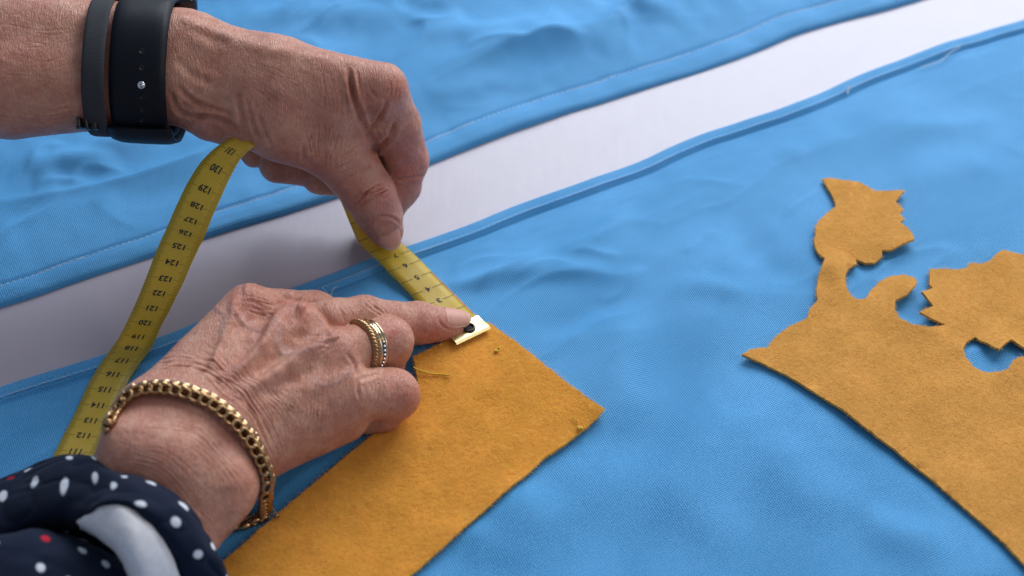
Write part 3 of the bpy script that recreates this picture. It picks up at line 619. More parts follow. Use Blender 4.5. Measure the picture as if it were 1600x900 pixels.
L_ops += [([(576, 356), (584, 344), (600, 338), (616, 342), (626, 352)], 2.2, -.7), ([(572, 300), (590, 296), (606, 290)], 5, .5)]
L_ops += family(c6((670, 740), (730, 715), (800, 680)), c6((690, 700), (740, 660), (800, 640)), 6, 1.5, -1.4, 2, 21)
L_ops += family(c6((640, 640), (690, 620), (750, 580)), c6((600, 560), (650, 530), (700, 500)), 8, 1.4, -.5, 3, 22)
L_ops += family(c6((520, 440), (520, 500), (525, 580)), c6((690, 420), (660, 520), (640, 600)), 13, 1.35, -.5, 4, 23)
L_ops += family(c6((560, 260), (570, 350), (560, 430)), c6((650, 250), (670, 340), (690, 430)), 7, 1.7, -.32, 4, 24)
L_ops += family(c6((45, 180), (60, 260), (50, 340)), c6((150, 200), (170, 290), (160, 380)), 10, 1.2, -.18, 4, 25)
L_ops += family(c6((60, 70), (80, 100), (60, 140)), c6((300, 120), (310, 160), (280, 200)), 16, 1.2, -.18, 4, 26)
L_ops += family(c6((300, 200), (420, 250), (520, 300)), c6((280, 300), (380, 380), (480, 470)), 14, 1.2, -.11, 6, 27)
L_ops += family(c6((800, 250), (790, 300), (770, 350)), c6((860, 300), (850, 350), (830, 410)), 6, 1.5, -.25, 3, 28)
L_ops += family([(0, 165), (60, 172), (120, 165)], [(0, 190), (60, 195), (120, 182)], 5, 1.6, -.3, 4, 29)
L_ops += family([(0, 20), (70, 30), (140, 20)], [(0, 150), (70, 155), (140, 150)], 12, 1.3, -.10, 6, 30)
L_tint = [(428, 152, 9, 8, (.28, .105, .06), .85), (40, 40, 9, 7, (.32, .12, .07), .6), (6, 60, 9, 8, (.34, .13, .08), .5), (37, 90, 10, 8, (.34, .14, .09), .5), (130, 55, 6, 8, (.34, .14, .09), .5),
          (605, 150, 34, 30, (.58, .21, .15), .65), (580, 310, 40, 22, (.58, .21, .15), .6), (640, 255, 30, 60, (.58, .20, .14), .75), (440, 275, 70, 26, (.54, .21, .16), .5), (610, 350, 30, 30, (.55, .24, .18), .4), (330, 205, 40, 18, (.52, .22, .17), .5)]
hand_l, bvh_l = finish_hand('hand', V, N, F, L_ops, L_tint, 'left hand above with dark watch, pinching the yellow tape between thumb and finger', 2)
pb, _ = J(592, 333, 2.7, 36); pt, rt_ = J(603, 360, 1.75, 28)
nail(hand_l, pb, pt, rt_, nrm(CAM-pt)+np.array([.08, 0, -.05]), -.0068, .0078, .78, .0002, .24)

# ------------------------------------------------------------------ tape measure
tape = empty('tape_measure', W(764, 511, .002))
tag(tape, 'yellow tape measure with black centimetre numbers running from the upper hand', 'tape measure')
def ribbon(name, k0, k1, Lp, Rp, ncol=5, thick=.00045):
    """Lp,Rp: (n,3) edge points at whole centimetres k0..k1; returns the surface function S(k, w, off)"""
    n = len(Lp)
    def S(k, w, off=0.):
        k = np.atleast_1d(np.asarray(k, float)); w = np.broadcast_to(np.asarray(w, float), k.shape)
        def pt(kk, ww): return catmull(Lp, kk-k0)*(1-ww)[:, None]+catmull(Rp, kk-k0)*ww[:, None]
        p = pt(k, w); a = pt(np.minimum(k+.02, k1), w)-pt(np.maximum(k-.02, k0), w); b = pt(k, 0*w+1)-pt(k, 0*w); nn = np.cross(b, a); nn /= np.linalg.norm(nn, axis=1)[:, None]+1e-12
        return p+nn*np.reshape(off, (-1, 1))
    ks = np.linspace(k0, k1, (n-1)*8+1); ws = np.linspace(0, 1, ncol); K, Wc = np.meshgrid(ks, ws, indexing='ij')
    top = S(K.ravel(), Wc.ravel(), 0.); bot = S(K.ravel(), Wc.ravel(), -thick); F = grid_faces(len(ks), ncol); o = len(top)
    Fl = F[:, ::-1].tolist()+(F+o).tolist(); m = ncol; nn = len(ks)
    per = [i*m for i in range(nn)]+[(nn-1)*m+j for j in range(1, m)]+[i*m+m-1 for i in range(nn-2, -1, -1)]+[j for j in range(m-2, 0, -1)]
    for p, q in zip(per, per[1:]+per[:1]): Fl.append([p, q, q+o, p+o])
    uv = np.c_[K.ravel()*10, Wc.ravel()*18]; ob = mesh(name, np.vstack([top, bot]), Fl, M['tape'], tape, uv=np.vstack([uv, uv]))
    return S, ob
PA = {110: (74, 728, 136, 733), 111: (88, 703, 148, 708), 112: (100, 678, 160, 683), 113: (112.5, 654.5, 170.5, 659.5), 114: (124, 630.5, 181, 636), 115: (135, 606, 192, 611.5), 116: (148, 582, 204, 588), 117: (162.5, 560, 218, 566.5), 118: (177, 540.5, 233, 547.5), 119: (188, 523, 243.5, 528.5), 120: (199, 501.5, 253, 507), 121: (210, 478.5, 265, 485), 122: (220, 454.5, 276, 462), 123: (229.5, 431, 287, 440), 124: (239.5, 404.5, 297, 416), 125: (250.5, 378, 308, 392), 126: (261, 355, 317.5, 373), 127: (270, 334, 325, 354), 128: (280.5, 311, 334, 332), 129: (294, 284, 345.5, 306.5), 130: (315, 252, 360, 275), 131: (343, 226, 377, 246), 132: (375, 208, 399, 226)}
kk = np.array(sorted(PA)); zz = np.interp(kk, [110, 117, 118, 119, 120, 122, 124, 126, 128, 130, 131, 132], [.0042, .0045, .0062, .0105, .018, .031, .042, .053, .063, .073, .078, .081])
def on_cloth(px, py, extra):
    p = W(px, py, .005); return front_z(np.array([p[0]]), np.array([p[1]]))[0]+extra
def edge(px, py, z, extra): return W(px, py, max(z, on_cloth(px, py, extra)))
Lp = np.array([edge(PA[k][0], PA[k][1], z, .0024 if k < 117 else .0030) for k, z in zip(kk, zz)]); Rp = np.array([edge(PA[k][2], PA[k][3], z-.0008, .0024 if k < 117 else .0030) for k, z in zip(kk, zz)])
SA, band_a = ribbon('tape_band', 110, 132, Lp, Rp)
PB = {0: (713, 536, 764, 511.5), 1: (695, 519, 746, 495), 2: (676, 499, 728, 477), 3: (659, 480, 710.5, 460), 4: (643, 462, 693, 442.5), 5: (626, 443.5, 674.5, 424.5), 6: (607.5, 425, 657, 406.5), 7: (592, 408.5, 641, 391.5), 8: (577, 395, 626, 379), 9: (559.5, 377, 610, 362), 10: (547, 350, 598, 337), 11: (537, 325, 590, 312), 12: (526, 300, 580, 288), 13: (517, 272, 572, 262)}
kk = np.array(sorted(PB)); zz = np.interp(kk, [0, 1, 2, 3, 5, 7, 8, 9, 10, 11, 12, 13], [.0040, .0040, .0042, .0046, .0058, .0072, .0082, .0100, .0150, .022, .029, .036])
exb = {0: .0048, 1: .0045, 2: .0030}
Lp = np.array([edge(PB[k][0], PB[k][1], z, exb.get(k, .0016)) for k, z in zip(kk, zz)]); Rp = np.array([edge(PB[k][2], PB[k][3], z+(.002 if k > 8 else 0), exb.get(k, .0016)) for k, z in zip(kk, zz)])
SB, band_b = ribbon('tape_band', 0, 13, Lp, Rp)
def text_mesh(txt, size):
    c = bpy.data.curves.new('t', 'FONT'); c.body = txt; c.size = size; c.align_x = 'CENTER'; c.align_y = 'CENTER'; c.resolution_u = 3; c.offset = size*.028
    o = bpy.data.objects.new('t', c); COL.objects.link(o); bpy.context.view_layer.update()
    ev = o.evaluated_get(bpy.context.evaluated_depsgraph_get()); m = ev.to_mesh()
    V = np.array([v.co[:2] for v in m.vertices]); F = [list(p.vertices) for p in m.polygons]
    ev.to_mesh_clear(); bpy.data.objects.remove(o); bpy.data.curves.remove(c)
    V = V-(V.min(0)+V.max(0))/2
    return V, F
WID = 1.8
def number(Sf, parent, k, txt, size, wc=.5):
    V, F = text_mesh(txt, size); P = Sf(k-V[:, 1], wc-V[:, 0]/WID, np.full(len(V), .00012))
    mesh('printed_number', P, [f[::-1] for f in F], M['ink'], parent, smooth=False)
def ticks(Sf, parent, rows):
    parts = []
    for k, w0, w1, t in rows:
        n = 2; ws = np.linspace(w0, w1, n); a = Sf(np.full(n, k-t/2), ws, np.full(n, .00010)); b = Sf(np.full(n, k+t/2), ws, np.full(n, .00010))
        parts.append((np.vstack([a, b]), [[i, i+1, n+i+1, n+i] for i in range(n-1)]))
    v, f = merge(parts); tag(mesh('scale_marks', v, f, M['ink'], parent, smooth=False), kind='stuff')
rows = []
for i in range(1103, 1316):
    k = i/10; 
    if i % 10 == 0: rows += [(k, 0.0, .22, .016), (k, .77, 1.0, .016), (k, .22, .29, .014), (k, .71, .78, .014)]
    elif i % 5 == 0: rows += [(k, 0.0, .20, .014), (k, .80, 1.0, .014)]
    else: rows += [(k, 0.0, .145, .012), (k, .855, 1.0, .012)]
ticks(SA, band_a, rows)
for k in range(111, 132): number(SA, band_a, k, str(k), .46)
rows = []
for k in range(2, 13): rows += [(k, 0., .38, .028), (k, .64, 1., .028)]
ticks(SB, band_b, rows)
for k in range(3, 10): number(SB, band_b, k, str(k), .46, .52)
# red-brown selvedge line at the tape's right edge near the tip
v = np.vstack([SB(np.linspace(1.3, 5, 30), np.full(30, .955), np.full(30, .00009)), SB(np.linspace(1.3, 5, 30), np.full(30, 1.0), np.full(30, .00009))])
mesh('edge_line', v, [[i, i+1, 31+i, 30+i] for i in range(29)], plain('red_edge', (.52, .22, .10), .5), band_b)
# metal tip folded over the end, with an eyelet
def tip_sheet(off, k0, k1, w0, w1):
    K, Wc = np.meshgrid(np.linspace(k0, k1, 8), np.linspace(w0, w1, 8), indexing='ij'); return SB(K.ravel(), Wc.ravel(), np.full(64, off)).reshape(8, 8, 3)
a = tip_sheet(.0005, 0.02, 1.02, -.02, 1.02); b = tip_sheet(-.0009, 0.02, 1.02, -.02, 1.02); e = (a[0]+b[0])/2; out = nrm(a[0, 4]-a[1, 4]); e = e+out*.0009
V = np.vstack([a[::-1].reshape(-1, 3), e, b.reshape(-1, 3)]); tipo = mesh('metal_tip', V, grid_faces(17, 8).tolist(), M['brass'], tape, smooth=False)
md = tipo.modifiers.new('thick', 'SOLIDIFY'); md.thickness = .0003; md.offset = 1
c = SB([.50], [.56], [.0013])[0]; ax1 = nrm(SB([.6], [.4])[0]-SB([.4], [.4])[0]); ax2 = nrm(SB([.5], [.5])[0]-SB([.5], [.3])[0]); nz = np.cross(ax2, ax1)
def torus(c, u, v, R, r, n=24, m=8, sq=1.):
    w = np.cross(u, v); A = np.linspace(0, 2*math.pi, n, endpoint=False); B = np.linspace(0, 2*math.pi, m, endpoint=False)
    ra = (R+r*np.cos(B)[None]); P = c+(ra*np.cos(A)[:, None])[..., None]*u+(ra*np.sin(A)[:, None])[..., None]*v+(np.broadcast_to(r*sq*np.sin(B)[None], ra.shape))[..., None]*w
    return P.reshape(-1, 3), grid_faces(n, m, closed_m=True, closed_n=True)
v, f = torus(c, ax1, ax2, .0025, .0006); ey = mesh('eyelet', v, f, M['eyelet'], tipo)
A = np.linspace(0, 2*math.pi, 20, endpoint=False); v = np.vstack([c-nz*.0002, c-nz*.0002+.0023*(np.cos(A)[:, None]*ax1+np.sin(A)[:, None]*ax2)])
mesh('eyelet_opening', v, [[0, i+1, (i+1) % 20+1] for i in range(20)], M['hole'], tipo)

# ------------------------------------------------------------------ rings on the ring finger
fa, fra = J(566, 543, 3.6, 37); fb, frb = J(606, 534, 3.0, 39.5); fax = nrm(fb-fa)
rc = W(571, 542, .0352); u0 = nrm(np.cross(fax, [0, 0, 1.])); v0 = np.cross(fax, u0); RR = 38/scale_at(rc)
def ring_pt(a, R, off): return rc+np.asarray(off*np.ones_like(a))[..., None]*fax+np.asarray(R*np.ones_like(a))[..., None]*(np.cos(a)[..., None]*u0+np.sin(a)[..., None]*v0)
v, f = None, None
rope = empty('ring', rc-[0, 0, RR]); tag(rope, 'twisted rose gold rope ring, nearer the knuckle of the hand', 'ring')
n = 260; A = np.linspace(0, 2*math.pi, n, endpoint=False)
for s in range(3):
    ph = A*15+s*2*math.pi/3; P = ring_pt(A, RR+.0005+.0010*np.cos(ph), -.0032+.0010*np.sin(ph)); P = np.vstack([P, P[:1]])
    vv, ff = tube(P, .00098, 7, False); mesh('strand', vv, ff, M['gold'], rope)
bnd = empty('ring', rc-[0, 0, RR]); tag(bnd, 'plain gold band set with a row of clear stones on the ring finger', 'ring')
prof = [(-.0026, .0), (-.0025, .0012), (-.0012, .0016), (-.0010, .0011), (.0008, .0011), (.0010, .0016), (.0023, .0012), (.0024, 0)]
V = np.stack([ring_pt(A, RR-.0002+h, .0016+o) for o, h in prof], 1); mesh('band', V.reshape(-1, 3), grid_faces(n, len(prof), closed_m=True, closed_n=True), M['gold2'], bnd)
tocam = nrm(CAM-rc); a0 = math.atan2(tocam@v0, tocam@u0)
bm = bmesh.new(); bmesh.ops.create_icosphere(bm, subdivisions=1, radius=.00072); gv = np.array([q.co[:] for q in bm.verts]); gf = [[q.index for q in ff.verts] for ff in bm.faces]; bm.free()
gme = bpy.data.meshes.new('stone'); gme.from_pydata(gv.tolist(), [], gf); gme.materials.append(M['gem'])
dirn = 1 if project(ring_pt(np.array([a0+.4]), RR, 0))[1][0] > project(ring_pt(np.array([a0]), RR, 0))[1][0] else -1    # towards the little finger
arc = a0+dirn*np.linspace(-.12, 1.05, 40)
V = np.stack([ring_pt(arc, RR+.00100, .0016+o) for o in (-.0009, .0007)], 1); mesh('channel', V.reshape(-1, 3), grid_faces(40, 2), M['dark'], bnd)
for k in range(7): link('stone', gme, bnd, ring_pt(np.array([a0+dirn*(-.04+k*.165)]), RR+.0010, .0015)[0])

# ------------------------------------------------------------------ gold chain bracelet
BP = [(172, 664), (182, 644), (205, 622), (235, 611), (270, 612), (300, 619), (330, 632), (360, 655), (385, 683), (402, 714), (411, 742)]
pts = []; nor = []
for x, y in BP:
    p, nn = hit(bvh_r, x, y)
    if p is None:
        for d in range(1, 40):
            p, nn = hit(bvh_r, x+d*.6, y+d*.35) if x < 250 else hit(bvh_r, x-d, y-d*.2)
            if p is not None: break
    pts.append(p+nn*(.0022 if x > 200 else .0006)); nor.append(nn)
pr = pts[-1]
tail = [W(416, 772, max(.012, pr[2]-.009)), W(414, 800, .0075), W(392, 812, .0065), W(368, 818, .0065)]
under = [W(330, 800, .008), W(270, 745, .012), W(215, 700, .020), W(190, 690, .026)]
loop = np.array(pts+tail+under+[pts[0]]); path = resample(loop, .0043); cen = path.mean(0)
brace = empty('bracelet', [cen[0], cen[1], path[:, 2].min()]); tag(brace, 'chunky gold link chain bracelet round the wrist of the front hand', 'bracelet')
def link_mesh(name, a, b, r, h):
    n, m = 18, 8; A = np.linspace(0, 2*math.pi, n, endpoint=False); B = np.linspace(0, 2*math.pi, m, endpoint=False); V = []
    for q in A:
        cc = np.array([a*math.cos(q), b*math.sin(q), 0]); d = nrm([math.cos(q)/a, math.sin(q)/b, 0])
        for t in B: V.append(cc+d*r*math.cos(t)+np.array([0, 0, h*math.sin(t)]))
    me = bpy.data.meshes.new(name); me.from_pydata([list(q) for q in V], [], grid_faces(n, m, closed_m=True, closed_n=True).tolist()); me.polygons.foreach_set('use_smooth', [True]*len(me.polygons)); me.materials.append(M['gold2'] if name == 'a' else M['gold']); return me
lm = [link_mesh('a', .0020, .0013, .0011, .0008), link_mesh('b', .0026, .0020, .0007, .0014)]
ctr = np.array([W(300, 715, .04)])[0]
for i, p in enumerate(path):
    t = nrm(path[(i+1) % len(path)]-path[i-1]); o_ = p-ctr; o_ = nrm(o_-t*(o_@t)); s_ = np.cross(t, o_)
    inner = link('link', lm[1], brace, p+t*.0023); inner.rotation_euler = Matrix([list(q) for q in np.stack([t, o_, np.cross(t, o_)], 1)]).to_euler()
    for sgn in (1, -1):
        ang = (math.radians(40) if sgn > 0 else math.radians(-24))+random.gauss(0, .08); z = nrm(o_*math.cos(ang)+s_*math.sin(ang)); y = np.cross(z, t)
        ob = link('link', lm[1 if sgn > 0 else 0], brace, p+s_*(.0025 if sgn > 0 else -.0025)+t*(.0023 if sgn < 0 else 0)+o_*(.0002 if sgn > 0 else .0012))
        ob.rotation_euler = Matrix([list(q) for q in np.stack([t, y, z], 1)]).to_euler()
# safety chain end
q0 = tail[0]
for i, (x, y) in enumerate([(421, 780), (424, 789), (426, 797), (430, 803), (433, 806), (419, 806), (408, 812), (396, 818), (384, 822), (374, 824)]):
    p = W(x, y, .008); ob = link('small_link', lm[1], brace, p); ob.scale = (.36, .36, .36); ob.rotation_euler = (random.uniform(0, 3), random.uniform(0, 3), random.uniform(0, 3))

# ------------------------------------------------------------------ watch and second strap on the upper wrist
def wrist_frame(px):
    f = (px+110)/400; a = J(-110+400*f, 48+30*f, 11.4-1.2*f, 92-35*f); b = J(-110+395*f, 122+10*f, 10.0-.8*f, 92-35*f)
    return (a[0]+b[0])/2, (a[1]+b[1])/2, a[0]-b[0]
cA, rA, dA = wrist_frame(185); cB, rB, dB = wrist_frame(270); AX = nrm(cB-cA); 
def strap(name, px0, px1, drop, mat, parent, th, grow, ncol=9, a0=0, a1=2*math.pi):
    closed = a1-a0 > 6.2; NA = 120; AA = np.linspace(0, 2*math.pi, NA, endpoint=False); ts = np.linspace(0, 1, ncol); R = np.zeros((NA, ncol)); fr = []
    for j, t in enumerate(ts):
        p0, _, d = wrist_frame(px0+(px1-px0)*t); e1 = nrm(d-AX*(d@AX)); e2 = np.cross(AX, e1); fr.append((p0, e1, e2))
        for i, a in enumerate(AA):
            dr = e1*math.cos(a)+e2*math.sin(a); r_ = bvh_l.ray_cast(Vector(p0+dr*.07), Vector(-dr)); R[i, j] = np.linalg.norm(np.array(r_[0])-p0) if r_[0] is not None else .026
    base = R.max(1); pd = np.r_[base[-16:], base, base[:16]]; base = np.array([pd[i:i+33].max() for i in range(NA)])*.35+np.convolve(np.r_[base[-8:], base, base[:8]], np.ones(17)/17, 'valid')*.65
    base = np.convolve(np.r_[base[-8:], base, base[:8]], np.ones(17)/17, 'valid'); Rs = np.maximum(base, R.max(1)+.0003)
    n = 96; A = np.linspace(a0, a1, n, endpoint=not closed); V = []; U = []
    for a in A:
        r_ = np.interp(a % (2*math.pi), np.r_[AA, 2*math.pi], np.r_[Rs, Rs[0]])+grow+drop*max(0, -math.cos(a))**2
        for t, (p0, e1, e2) in zip(ts, fr): V.append(p0+(e1*math.cos(a)+e2*math.sin(a))*r_); U.append((a*.032*1000, t*24))
    V = np.array(V).reshape(n, ncol, 3); outv = np.array([[e1*math.cos(a)+e2*math.sin(a) for (_, e1, e2) in fr] for a in A])
    cross = 1-np.abs(ts*2-1)**6
    O = V+outv*(th*(.45+.55*cross))[None, :, None]
    F1 = grid_faces(n, ncol, closed_n=closed); k = n*ncol
    Fl = F1.tolist()+(F1[:, ::-1]+k).tolist()
    for i in range(n if closed else n-1):
        j = (i+1) % n; Fl += [[i*ncol+k, j*ncol+k, j*ncol, i*ncol], [i*ncol+ncol-1, j*ncol+ncol-1, j*ncol+ncol-1+k, i*ncol+ncol-1+k]]
    if not closed:
        for i in (0, n-1): Fl += [[i*ncol+q, i*ncol+q+1, i*ncol+q+1+k, i*ncol+q+k] for q in range(ncol-1)]
    o = mesh(name, np.vstack([O.reshape(-1, 3), V.reshape(-1, 3)]), Fl, mat, parent, uv=np.array(U+U))
    return o, O, outv
watch = empty('wristwatch', W(230, 200, .075)); tag(watch, 'dark navy watch with perforated rubber strap on the upper wrist', 'watch')
so, O, ov = strap('watch_strap', 190, 276, .0012, M['silicone'], watch, .0021, .0008)
# outermost point towards the camera, by angle
def strap_hit(px, py, o):
    V = np.array([v.co[:] for v in o.data.vertices])+WLOC[o.name]; b = BVHTree.FromPolygons(V.tolist(), [list(p.vertices) for p in o.data.polygons]); return b
bst = strap_hit(0, 0, so)
def disc(p, nn, r, h, mat, name, parent, n=20, dome=False):
    u = nrm(np.cross(nn, AX)); v = np.cross(nn, u); A = np.linspace(0, 2*math.pi, n, endpoint=False); R = [(r, -.0004), (r, h*.5), (r*.8, h*.9), (r*.4, h*1.05)] if dome else [(r, 0), (r*.9, h)]
    V = np.vstack([p+nn*hh+rr*(np.cos(A)[:, None]*u+np.sin(A)[:, None]*v) for rr, hh in R]+[p+nn*h*(1.1 if dome else 1.)])
    F = grid_faces(len(R), n, closed_m=True).tolist()+[[(len(R)-1)*n+i, (len(R)-1)*n+(i+1) % n, len(V)-1] for i in range(n)]
    return mesh(name, V, F, mat, parent)
for (x, y) in [(221, 80), (221, 106), (222, 152), (222, 172), (222, 188)]:
    p, nn = hit(bst, x, y)
    if p is not None: disc(p, nn, .0013, .0001, M['hole'], 'strap_hole', so)
p, nn = hit(bst, 221, 133)
if p is not None: disc(p, nn, .0019, .0009, M['steel'], 'stud', watch, dome=True)
# keeper lip at the strap end
keep, _, _ = strap('strap_loop', 184, 283, .0024, M['silicone'], watch, .0026, .0022, a0=math.pi*.90, a1=math.pi*1.30)
# case on the far upper side of the wrist
c, r, d = wrist_frame(232); e1 = nrm(d-AX*(d@AX)); e2 = np.cross(AX, e1); e2 = e2 if e2[1] > 0 else -e2
on = nrm(e1*.75+e2*.75); sd = np.cross(AX, on); ctr_c = c+e1*(np.linalg.norm(d)/2+.008)+e2*.016+on*.010
def rbox(c, x, y, z, hx, hy, hz, bev, mat, name, parent):
    v, f = box((-hx, -hy, -hz), (hx, hy, hz), bev); return mesh(name, c+v[:, :1]*x+v[:, 1:2]*y+v[:, 2:]*z, f, mat, parent)
cs = rbox(ctr_c, AX, sd, on, .0205, .0225, .0052, .0045, M['glass'], 'watch_case', watch)
rbox(ctr_c+AX*.0212, sd, on, AX, .0035, .0028, .0012, .001, M['steel'], 'crown', cs)

band2 = empty('fabric_strap', W(160, 200, .075)); tag(band2, 'charcoal woven wrist strap with black buckle next to the dark watch', 'strap')
s2, _, _ = strap('woven_band', 150, 184, .0008, M['strap'], band2, .0012, .0004)
b2 = strap_hit(0, 0, s2)
def arm_pt(x, y, off):
    for d in range(0, 30, 2):
        p, nn = hit(bvh_l, x, y-d)
        if p is not None: return W(x, y, p[2])+nrm(CAM-p)*off
    return W(x, y, .08)
for k, (x, y, w_, h_) in enumerate([(125, 192, 2.6, 9), (137, 193, 2.6, 10), (149, 193, 3.5, 10)]):
    p = arm_pt(x, y, .004); s = 1/scale_at(p); rbox(p, nrm(RT+UP*.15), nrm(UP-RT*.15), -FW, w_*s, h_*s, .003, .0007, M['buckle'], 'buckle_bar', band2)
p = arm_pt(138, 198, .0035); s = 1/scale_at(p); rbox(p, nrm(RT+UP*.10), nrm(UP-RT*.10), -FW, 17*s, 3.0*s, .003, .0007, M['buckle'], 'buckle_frame', band2)

# ------------------------------------------------------------------ polka dot sleeve on the front arm
def loft(rows, nu, nv):
    R = [catmull(np.array([W(x, y, z/100) for x, y, z in r]), np.linspace(0, len(r)-1, nu)) for r in rows]
    R = np.array(R); G = np.stack([catmull(R[:, i], np.linspace(0, len(rows)-1, nv)) for i in range(nu)], 0)   # nu,nv,3
    return G
def sleeve_part(name, rows, mat, parent, nu=150, nv=60, wob=.0007, th=.0012):
    G = loft(rows, nu, nv); P = G.reshape(-1, 3); 
    du = np.gradient(G, axis=0); dv = np.gradient(G, axis=1); nn = np.cross(du, dv); nn /= np.linalg.norm(nn, axis=2)[..., None]+1e-12
    Q = P*np.array([1., 2.2, 1.]); P = P+(vnoise(P, .018, 71)[:, None]*wob*1.5+(1-np.abs(vnoise(Q, .012, 72)))[:, None]**3*wob*1.3)*nn.reshape(-1, 3)
    au = np.cumsum(np.r_[0, np.linalg.norm(np.diff(G[:, nv//2], axis=0), axis=1)]); av = np.cumsum(np.r_[0, np.linalg.norm(np.diff(G[nu//2], axis=0), axis=1)])
    uv = np.stack(np.meshgrid(au, av, indexing='ij'), -1).reshape(-1, 2)*1000
    o = mesh(name, P, grid_faces(nu, nv), mat, parent, uv=uv)
    md = o.modifiers.new('thick', 'SOLIDIFY'); md.thickness = th; md.offset = 0
    return o
def onarm(x, y, off, fallback):
    p, nn = hit(bvh_r, x, y)
    return (x, y, (p[2]*100+off) if p is not None else fallback)
E0 = [(-60, 775, 3.2), (0, 748, 3.8), (60, 722, 4.4), (105, 711, 5.0), (145, 712, 5.6), onarm(180, 734, .25, 6.3), onarm(213, 742, .25, 6.6), onarm(248, 757, .25, 6.5), onarm(290, 790, .25, 6.0), onarm(322, 835, .25, 5.0), onarm(342, 868, .25, 4.2), (361, 902, 3.0), (374, 960, 2.0)]
def shift(row, dx, dy, dz): return [(x+dx*k, y+dy*k, z+dz) for (x, y, z), k in zip(row, np.linspace(1, 1, len(row)))]
E1 = [(-60, 782, 3.8), (0, 758, 4.3), (60, 733, 4.9), (105, 721, 5.6), (143, 722, 6.2), (178, 742, 6.8), (209, 751, 7.1), (241, 767, 7.0), (280, 800, 6.4), (311, 843, 5.4), (331, 875, 4.6), (350, 908, 3.5), (360, 965, 2.4)]
E2 = [(-70, 815, 4.2), (0, 792, 4.7), (55, 767, 5.4), (98, 754, 6.0), (140, 756, 6.6), (172, 764, 7.2), (203, 773, 7.5), (230, 790, 7.4), (260, 818, 6.8), (286, 856, 5.9), (305, 890, 5.0), (319, 925, 4.0), (330, 980, 3.0)]
E3 = [(-80, 850, 3.6), (-5, 840, 4.0), (50, 815, 4.8), (95, 800, 5.6), (134, 802, 6.4), (155, 788, 7.1), (184, 783, 7.4), (213, 794, 7.3), (244, 821, 6.7), (267, 856, 5.8), (283, 890, 5.0), (293, 925, 4.1), (303, 980, 3.1)]
E4 = [(-80, 870, 2.4), (-5, 865, 2.4), (50, 845, 2.6), (95, 830, 3.2), (132, 818, 4.6), (152, 796, 6.2), (181, 792, 6.6), (208, 803, 6.5), (237, 830, 6.0), (259, 862, 5.2), (275, 895, 4.4), (285, 928, 3.6), (295, 985, 2.6)]
E1 = [(x, y, z-.15) for x, y, z in E1]; E2 = [(x, y, z-.35) for x, y, z in E2]; E3 = [(x, y, z-.25) for x, y, z in E3]
sl = sleeve_part('sleeve', [E0, E1, E2, E3, E4], M['sleeve'], hand_r)
sl['label'] = 'navy polka dot sleeve cuff with white lining'
C1 = [(120, 815, 5.6), (140, 800, 6.2), (156, 788, 6.6), (183, 784, 6.9), (212, 795, 6.8), (241, 823, 6.3), (263, 858, 5.5), (278, 892, 4.8), (288, 926, 4.0), (298, 985, 3.0)]
C2 = [(124, 818, 5.3), (145, 812, 6.0), (165, 805, 6.5), (190, 805, 6.8), (212, 818, 6.7), (232, 842, 6.2), (248, 872, 5.5), (258, 902, 4.8), (266, 935, 4.0), (276, 990, 3.0)]
C3 = [(126, 820, 4.6), (148, 826, 5.2), (168, 832, 5.7), (186, 842, 5.9), (201, 858, 5.8), (214, 880, 5.3), (222, 900, 4.8), (228, 925, 4.2), (234, 950, 3.6), (242, 995, 2.6)]
C4 = [(126, 824, 3.6), (146, 836, 4.0), (164, 848, 4.2), (180, 862, 4.2), (192, 880, 4.0), (202, 900, 3.7), (208, 920, 3.4), (212, 940, 3.0), (218, 965, 2.6), (226, 1000, 2.0)]
C2 = [(x, y, z+.10) for x, y, z in C2]; C3 = [(x, y, z+.45) for x, y, z in C3]; C4 = [(x, y, z+.5) for x, y, z in C4]
sleeve_part('lining', [C1, C2, C3, C4], M['lining'], sl, 50, 24, .0004)
D1 = [(-90, 870, 2.6), (0, 850, 2.4), (60, 842, 2.4), (120, 850, 2.4), (170, 868, 2.3), (215, 900, 2.0), (240, 960, 1.5)]
D2 = [(-90, 838, 5.0), (0, 838, 4.9), (50, 827, 4.9), (100, 836, 4.7), (150, 856, 4.3), (200, 890, 3.8), (225, 950, 3.2)]
D3 = [(-90, 860, 5.8), (0, 862, 5.7), (50, 856, 5.6), (96, 862, 5.4), (140, 880, 5.0), (180, 910, 4.4), (205, 965, 3.6)]
D4 = [(-90, 930, 5.6), (0, 925, 5.5), (50, 922, 5.4), (90, 930, 5.2), (130, 945, 4.8), (165, 965, 4.2), (190, 1000, 3.6)]
sleeve_part('sleeve_fold', [D1, D2, D3, D4], M['sleeve'], sl, 70, 34)
H1 = [(-90, 800, 3.0), (0, 800, 3.0), (60, 790, 3.2), (120, 800, 3.4), (180, 830, 3.2), (230, 880, 2.6), (250, 960, 1.8)]
H2 = [(-90, 860, 2.2), (0, 860, 2.2), (60, 855, 2.2), (120, 865, 2.2), (170, 885, 2.1), (215, 920, 1.8), (240, 980, 1.4)]
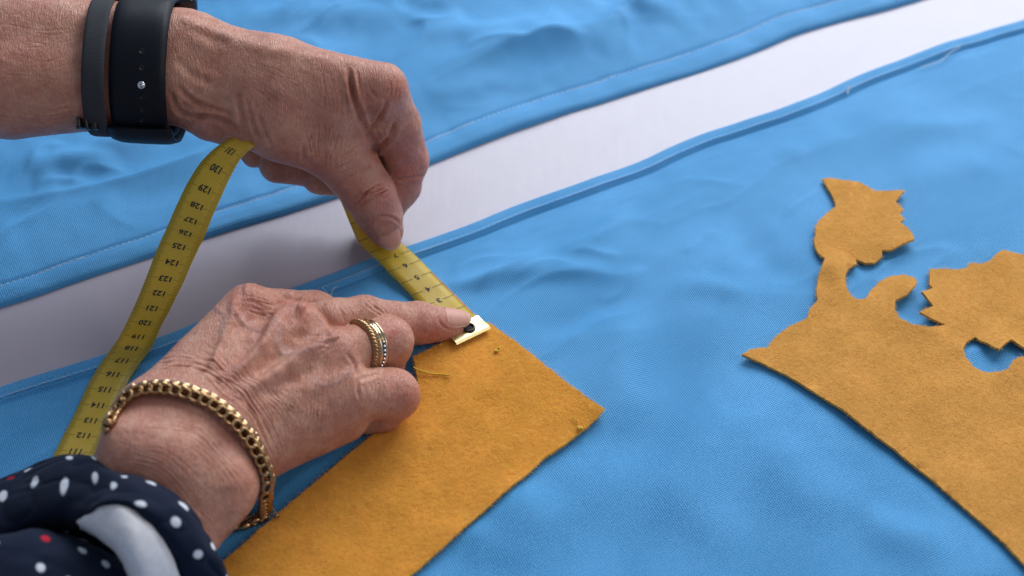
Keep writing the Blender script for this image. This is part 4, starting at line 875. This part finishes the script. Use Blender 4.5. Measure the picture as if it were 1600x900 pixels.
sleeve_part('sleeve_inside', [H1, H2], M['sleeve'], sl, 50, 10)

# ------------------------------------------------------------------ thread snippets
def fz(px, py):
    p = W(px, py, .006); q = np.array([[p[0], p[1], 0]]); return front_z(np.array([p[0]]), np.array([p[1]]))[0]+.0003+.0016+.0009*(vnoise(q, .035, 44)[0]+1)*.35+.0003*(vnoise(q, .012, 45)[0]+1)+.0002
def thread(label, pp, r=.00042):
    P = np.array([W(x, y, fz(x, y)+r+dz+.0002) for x, y, dz in pp]); P = resample(P, .0006); v, f = tube(P, r, 7); tag(mesh('thread', v, f, M['yellow_thread']), label, 'thread', 'yellow thread snippets on the felt')
thread('curved yellow thread snippet at the edge of the felt strip beside the little finger', [(646, 573, .0024), (651, 577, .0022), (662, 581, .0014), (675, 584, .0005), (690, 585, .0001), (703, 586.5, .0004)])
def knot(label, c, n, r, seed):
    rr = random.Random(seed); pp = [(c[0]+rr.uniform(-r, r), c[1]+rr.uniform(-r, r)*.8, rr.uniform(0, .0012)) for _ in range(n)]; thread(label, pp, .0004)
knot('tiny yellow thread knot on the felt just below the metal tape tip', (777, 546), 10, 4.5, 1)
knot('tiny yellow thread knot near the right corner of the felt strip', (907, 668), 9, 4.0, 2)
thread('short yellow thread wisp above the knot near the right felt corner', [(897, 652, .0003), (899, 656, .0006), (903, 659, .0002)], .0003)

def lint(label, pp, z, r=.00018, mat='white_stitch'):
    P = resample(np.array([W(x, y, z+dz) for x, y, dz in pp]), .0005); v, f = tube(P, r, 6); tag(mesh('lint', v, f, M[mat]), label, 'lint')
lint('white lint speck standing on the near hem beside the table gap', [(1324, 146, 0), (1325, 140, .001), (1326, 134, .002)], .0030, .0005)
lint('frayed white thread end lying along the near hem at upper right', [(1437, 106, 0), (1450, 101, .0005), (1468, 96, .0003), (1484, 83, .0008), (1500, 73, .0004)], .0032, .00025)
lint('pale loose thread beside the seam behind the pointing finger', [(503, 449, .0004), (510, 456, .001), (517, 461, .0006), (520, 452, .0012), (526, 448, .0004)], .0032, .00018)
